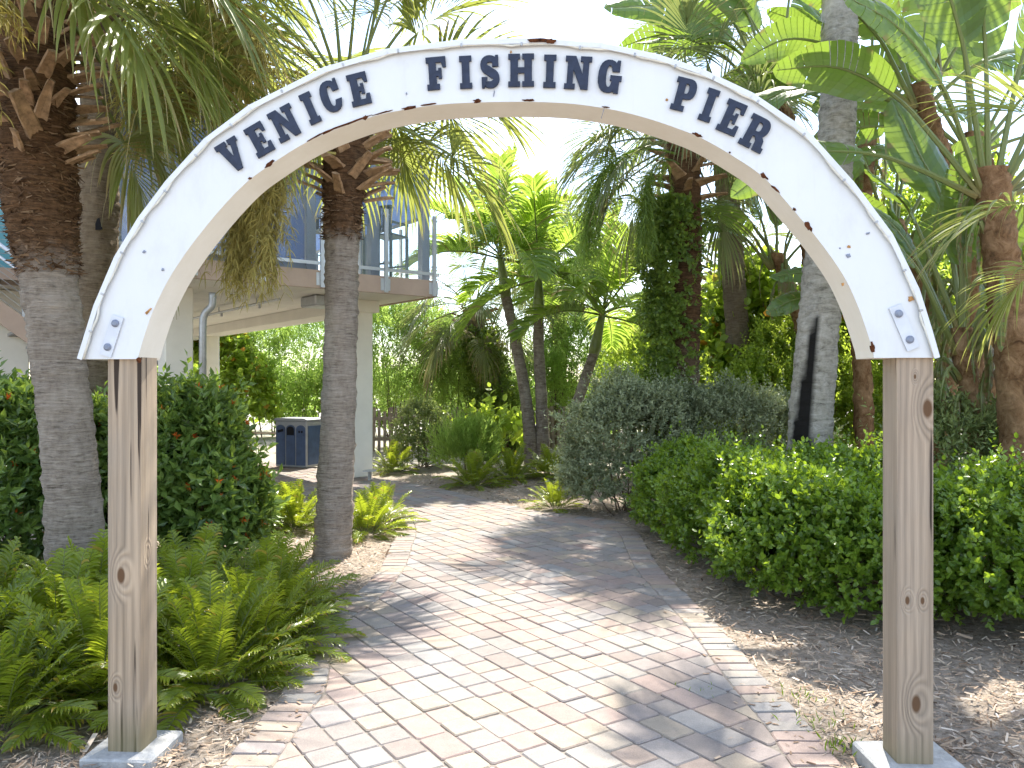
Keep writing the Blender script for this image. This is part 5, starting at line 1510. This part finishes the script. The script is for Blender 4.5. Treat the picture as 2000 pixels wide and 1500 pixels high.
# ------------------------------------------------------------------ shrubs and hedges
shrub('firebush', 'dense dark green shrub with orange blossom right of the left post', 'shrub', (-2.95, 7.2),
      [(-3.0, 7.2, 0.7, 0.58, 0.55, 0.75), (-2.62, 7.05, 0.42, 0.36, 0.42, 0.5), (-3.1, 7.3, 1.05, 0.38, 0.4, 0.46)], 3000, 7, 0.11, 0.46, 'firebush', 0.13, 0.35, flowers=150, stems=14, tvar=0.24)
shrub('firebush', 'dark green shrub with orange blossom left of the far left palm', 'shrub', (-4.35, 6.9),
      [(-4.35, 6.9, 0.75, 0.75, 0.6, 0.78), (-3.85, 7.2, 0.65, 0.5, 0.5, 0.7), (-4.4, 6.5, 0.4, 0.7, 0.5, 0.5)], 3000, 7, 0.11, 0.46, 'firebush', 0.13, 0.35, flowers=130, stems=14, tvar=0.24)
hg = 'bright green hedge shrubs right of the path'
HL = [('small leaved green hedge shrub farthest along the right of the path', (1.95, 8.6), [(1.95, 8.6, 0.38, 0.55, 0.75, 0.48)], 2000),
      ('small leaved green hedge shrub in front of the burnt grey palm', (2.2, 7.3), [(2.2, 7.3, 0.40, 0.72, 0.85, 0.50)], 2900),
      ('small leaved green hedge shrub nearest the path, left of the right post', (2.35, 6.2), [(2.2, 6.1, 0.40, 0.62, 0.75, 0.50), (2.62, 5.65, 0.36, 0.55, 0.62, 0.46)], 3700),
      ('small leaved green hedge shrub just right of the right post', (3.35, 5.9), [(3.3, 5.5, 0.42, 0.68, 0.75, 0.50)], 3000),
      ('small leaved green hedge shrub cut off by the right edge', (4.2, 5.8), [(4.15, 5.4, 0.42, 0.62, 0.8, 0.52)], 2400),
      ('small leaved green hedge shrub behind the right post', (3.1, 7.1), [(3.1, 7.1, 0.45, 0.75, 0.7, 0.50)], 2400)]
for lb, bs, lob, n_ in HL:
    shrub('hedge_shrub', lb, 'shrub', bs, lob, n_, 9, 0.048, 0.62, 'hedge', 0.11, 0.55, group=hg, stems=16, thick=0.10, amp=0.22, tint0=0.5, tmpl=ROUND)
shrub('silver_buttonwood', 'rounded silvery grey green shrub beside the bend of the path', 'shrub', (1.45, 10.1),
      [(1.4, 10.05, 0.75, 0.72, 0.55, 0.82), (1.95, 10.2, 0.8, 0.55, 0.5, 0.72), (1.15, 10.0, 0.45, 0.45, 0.45, 0.5)], 3600, 9, 0.055, 0.5, 'silver', 0.13, 0.6, stems=16, amp=0.32, thick=0.17)
shrub('silver_buttonwood', 'sprawling silvery shrub behind the hedge left of the burnt grey palm', 'shrub', (3.0, 10.4),
      [(2.75, 10.3, 0.9, 0.6, 0.5, 0.65), (3.4, 10.3, 0.85, 0.7, 0.5, 0.6)], 2200, 8, 0.055, 0.5, 'silver', 0.13, 0.6, stems=16, amp=0.32, thick=0.17)
shrub('sea_grape', 'tall sunlit sea grape thicket between vine wrapped palm and grey palm', 'shrub', (4.6, 14.0),
      [(4.4, 14, 1.5, 1.3, 0.9, 1.9), (5.7, 14.2, 1.4, 1.3, 0.9, 1.7), (3.6, 13.8, 1.0, 0.8, 0.7, 1.2)], 2300, 6, 0.16, 0.95, 'grape', 0.3, 0.6, tmpl=ROUND, stems=24, amp=0.3, dryp=0.03, stem_r=0.02, tint0=0.55)
shrub('leafy_shrub', 'yellow green small leaved thicket in front of the sea grape', 'shrub', (4.3, 12.2),
      [(3.9, 12.2, 0.9, 0.9, 0.6, 1.1), (5.0, 12.0, 0.8, 0.9, 0.6, 1.0), (4.6, 12.6, 1.5, 0.8, 0.6, 1.2)], 3000, 8, 0.075, 0.5, 'grape', 0.2, 0.5, stems=30, amp=0.3)
shrub('leafy_shrub', 'green thicket behind the bird of paradise stems at the right', 'shrub', (7.0, 12.0),
      [(6.6, 12, 1.5, 1.3, 0.9, 1.8), (8.4, 12, 1.8, 1.4, 1.0, 2.2), (7.4, 13.5, 2.8, 1.8, 1.0, 2.4)], 3400, 8, 0.13, 0.5, 'grape', 0.3, 0.5, stems=20, amp=0.3)
shrub('pale_shrub', 'pale variegated shrub behind the right post', 'shrub', (4.5, 7.5),
      [(4.15, 7.6, 0.75, 0.5, 0.45, 0.65), (5.0, 7.6, 0.7, 0.6, 0.5, 0.75)], 1700, 8, 0.07, 0.4, 'pale', 0.16, 0.8, stems=14)
# trees and thicket beyond
def fine_tree(label, base, lobes, n, mat='fine', leaf=0.085, width=0.34, tint0=0.5, name='buttonwood_tree', k=9, L=0.28):
    return shrub(name, label, 'tree', base, lobes, int(n * 1.25), k, leaf, width, mat, L, 0.7, stems=14, amp=0.35, thick=0.30, tint0=tint0, stem_r=0.022, alpha=(25, 60))
fine_tree('feathery bright tree behind the litter bin', (-7.0, 24.0), [(-7.6, 24.0, 2.0, 1.3, 0.9, 1.8), (-6.2, 24.2, 1.8, 1.2, 0.9, 1.7), (-5.6, 24.0, 3.0, 0.9, 0.7, 1.4)], 3600)
shrub('sea_grape', 'yellow green sea grape seen past the back column under the deck', 'shrub', (-8.6, 23.6),
      [(-8.7, 23.6, 1.7, 1.0, 0.8, 1.6), (-7.9, 23.4, 1.0, 0.8, 0.6, 1.0)], 900, 6, 0.17, 0.95, 'grape', 0.3, 0.6, tmpl=ROUND, stems=14, amp=0.3, dryp=0.05, tint0=0.6, stem_r=0.02)
fine_tree('bushy bright green tree right of the cream column', (-3.0, 20.2), [(-3.2, 20.2, 1.7, 1.1, 0.9, 1.7), (-2.2, 20.3, 2.0, 1.0, 0.9, 1.5), (-3.1, 20.5, 2.7, 0.8, 0.8, 1.1)], 3600)
fine_tree('bushy green tree left of the leaning vine clad palm', (-1.3, 19.6), [(-1.4, 19.6, 1.5, 0.9, 0.8, 1.5), (-0.7, 19.9, 1.2, 0.8, 0.7, 1.2)], 2600, tint0=0.5)
fine_tree('loose green tree seen between the slender palm stems', (1.3, 20.5), [(0.9, 20.5, 1.4, 1.0, 0.8, 1.3), (2.0, 20.6, 1.7, 0.9, 0.8, 1.7), (1.6, 20.4, 2.4, 0.5, 0.5, 1.0)], 2600)
fine_tree('green tree behind the right leaning slender palm', (3.3, 19.0), [(3.2, 19.0, 1.6, 1.1, 0.9, 1.6), (4.6, 19.4, 2.0, 1.3, 0.9, 1.9)], 2600, 'grape', 0.09, 0.5)
shrub('leafy_shrub', 'small upright yellow green shrub at the far bend of the path', 'shrub', (-1.75, 15.3),
      [(-1.75, 15.3, 0.6, 0.42, 0.4, 0.6), (-1.55, 15.2, 0.35, 0.5, 0.4, 0.4)], 700, 8, 0.075, 0.5, 'pale', 0.18, 0.8, stems=10, tint0=0.4)
shrub('leafy_shrub', 'grassy light green clump before the leaning vine clad palm', 'shrub', (-0.75, 13.6),
      [(-0.75, 13.6, 0.35, 0.5, 0.4, 0.45)], 420, 9, 0.14, 0.13, 'fine', 0.3, 1.6, stems=8, amp=0.4, thick=0.4, alpha=(12, 45))
shrub('sea_grape', 'young round leaved sea grape at the foot of the leaning vine clad palm', 'shrub', (-0.4, 15.8),
      [(-0.3, 15.8, 0.55, 0.5, 0.4, 0.45), (-0.9, 15.9, 0.5, 0.4, 0.35, 0.35)], 60, 5, 0.17, 1.0, 'grape', 0.25, 0.9, tmpl=ROUND, stems=8)
for i, (lb, x, y, rx, h, n_) in enumerate([('dark low thicket far behind the leaning vine clad palm', 0.2, 23.5, 2.4, 1.5, 1700), ('dark low thicket far behind the vine wrapped palm', 5.2, 22.5, 2.6, 3.4, 2300), ('dark low thicket far beyond the bright tree by the column', -4.2, 24.5, 2.8, 2.0, 1900),
                                           ('tall thicket far behind the right edge palms', 11.0, 17.0, 3.2, 5.2, 2600), ('low thicket far left beyond the deck columns', -10.5, 27.0, 3.5, 2.2, 1700)]):
    shrub('thicket', lb, 'thicket', (x, y), [(x - rx * 0.4, y, h * 0.45, rx * 0.7, 1.0, h * 0.6), (x + rx * 0.45, y, h * 0.4, rx * 0.7, 1.0, h * 0.55)], n_, 8, 0.15, 0.5, 'fine', 0.35, 0.5, stems=12, amp=0.35, thick=0.25, tint0=0.55)

# ------------------------------------------------------------------ coontie ferns
CO_E = [80, 62, 44, 26, 10]
COON = [[feather_frond('frond', 900 + i * 5 + v, e, L=0.50, pairs=20, leaf=0.105, droop=0.6, mat='coontie', dry=0.04, vee=22, width=0.026, pet=0.2) for v in range(2)] for i, e in enumerate(CO_E)]
def coontie(label, x, y, n, s_, seed, group=None):
    r = random.Random(seed)
    t_ = thing('coontie', label, 'fern', (x, y, 0), r.uniform(0, 6), group)
    n = int(n * 1.45)
    for i in range(n):
        u = (i + 0.5) / n
        ei = min(4, int(u * 5))
        az = i * 2.399 + r.uniform(-.3, .3)
        rr = 0.02 + 0.14 * u
        link('frond', COON[ei][r.randrange(2)], t_, (math.cos(az) * rr, math.sin(az) * rr, 0.0), (r.uniform(-.12, .12), r.uniform(-.15, .15), az - math.pi / 2), s_ * r.uniform(0.8, 1.2))
CF = [('fern clump at the front of the bed just right of the left post', -1.62, 4.25, 46, 1.0), ('fern clump overhanging the path edge nearest the viewer', -1.55, 4.75, 44, 0.95),
      ('fern clump in the second row right of the left post', -2.02, 4.85, 46, 1.05), ('fern clump below the blossoming shrub right of the left post', -2.25, 5.6, 44, 1.05),
      ('fern clump at the path edge below the mulch island', -1.62, 5.35, 42, 0.95), ('fern clump reaching toward the middle palm', -1.75, 5.85, 38, 0.9),
      ('fern clump directly behind the left post', -2.15, 4.15, 44, 1.05), ('fern clump left of the left post at mid height', -2.6, 4.55, 46, 1.1),
      ('fern clump at the foot of the far left palm', -2.75, 5.2, 46, 1.1), ('yellowing fern clump in the bottom left corner', -2.42, 3.72, 40, 0.95),
      ('fern clump at the left edge before the far left palm', -3.25, 4.9, 46, 1.15), ('fern clump cut off by the left edge', -3.0, 4.2, 44, 1.1)]
for i, (lb, x, y, n_, s_) in enumerate(CF): coontie(lb, x, y, n_, s_, 60 + i)
CF2 = [('yellow green fern left of the middle palm trunk', *G(578, 1030)[:2], 34, 0.9), ('yellow green fern behind the left blossoming shrub edge', *G(535, 1025)[:2], 30, 0.9), ('fern right of the middle palm trunk', *G(716, 1040)[:2], 34, 0.85), ('fern tuft behind the middle palm trunk on its right', *G(742, 1020)[:2], 30, 0.8),
       ('yellow fern at the foot of the cream column', *G(768, 922)[:2], 26, 1.0), ('fern at the far bend below the small upright shrub', *G(925, 948)[:2], 34, 1.05), ('yellow fern below the slender palm trio', *G(1075, 930)[:2], 32, 1.05), ('fern between the slender palms and the silver shrub', *G(1130, 945)[:2], 30, 1.0), ('fern at the foot of the leftmost slender palm', *G(1000, 935)[:2], 30, 1.1), ('dark fern tuft at the corner of the bed before the silver shrub', *G(1085, 990)[:2], 26, 0.7)]
for i, (lb, x, y, n_, s_) in enumerate(CF2): coontie(lb, x, y, n_, s_, 90 + i)

# ------------------------------------------------------------------ mulch and litter
nb = NB()
N = 90000
xy = np.stack([rng.uniform(-4.2, 4.8, N), 3.0 + 10.5 * rng.random(N) ** 1.6], 1)
ok = np.array([not inside(p, PATH) for p in xy])
keep = np.where(ok)[0]
xy = xy[keep]; n_ = len(xy)
pos = np.concatenate([xy, rng.uniform(-0.018, 0.012, (n_, 1))], 1)
az = rng.random(n_) * 6.283
d = np.stack([np.cos(az), np.sin(az), rng.normal(0, 0.22, n_)], 1)
ln = rng.uniform(0.012, 0.06, n_) * np.where(rng.random(n_) < 0.06, 1.8, 1.0)
CHIP = (np.array([(-0.5, 0, 0), (0.5, 0, 0), (0.5, 1, 0), (-0.5, 1, 0)], float), np.array([(0, 1, 2, 3)]))
scatter(nb, CHIP, pos, d, np.stack([rng.normal(0, 0.35, n_), rng.normal(0, 0.35, n_), np.ones(n_)], 1), ln, rng.uniform(0.06, 0.22, n_), np.clip(rng.normal(0.52, 0.2, n_), 0, 0.97))
tag(nb.build('mulch', MAT['chip']), 'grey brown bark mulch strewn over the planting beds', 'mulch', kind='stuff')
nb = NB()
M_ = 520
side = rng.random(M_) < 0.5
pts = np.where(side[:, None], Lc[rng.integers(12, len(Lc) - 20, M_)], Rc[rng.integers(12, len(Rc) - 26, M_)])
off = np.abs(rng.normal(0, 0.16, M_)) * np.where(side, 1, -1)
pos = np.stack([pts[:, 0] + off, pts[:, 1] + rng.normal(0, 0.1, M_), np.full(M_, 0.005)], 1)
az = rng.random(M_) * 6.283
scatter(nb, CHIP, pos, np.stack([np.cos(az), np.sin(az), np.zeros(M_)], 1), np.tile([0.05, 0.05, 1.0], (M_, 1)), rng.uniform(0.008, 0.04, M_), rng.uniform(0.1, 0.4, M_), np.clip(rng.normal(0.35, 0.2, M_), 0, 1))
tag(nb.build('litter', MAT['chip']), 'scattered bark bits and leaf litter along the paver edges', 'litter', kind='stuff')
# small weeds by the right base and in a joint
wd = NB()
for (x, y, n_, h_) in ((1.45, 3.75, 26, 0.05), (1.47, 3.5, 34, 0.06), (1.50, 4.05, 18, 0.05), (0.97, 4.1, 10, 0.03)):
    P = np.stack([x + rng.normal(0, 0.06, n_), y + rng.normal(0, 0.05, n_), np.full(n_, -0.005)], 1)
    dd = np.stack([rng.normal(0, 0.6, n_), rng.normal(0, 0.6, n_), np.ones(n_)], 1)
    scatter(wd, LEAF, P, dd, rng.normal(0, 1, (n_, 3)), np.full(n_, h_) * rng.uniform(0.6, 1.2, n_), np.full(n_, 0.14), np.clip(rng.normal(0.6, 0.2, n_), 0, 1))
tag(wd.build('weeds', MAT['hedge']), 'thin grass and weeds by the right post base', 'weeds', kind='stuff')
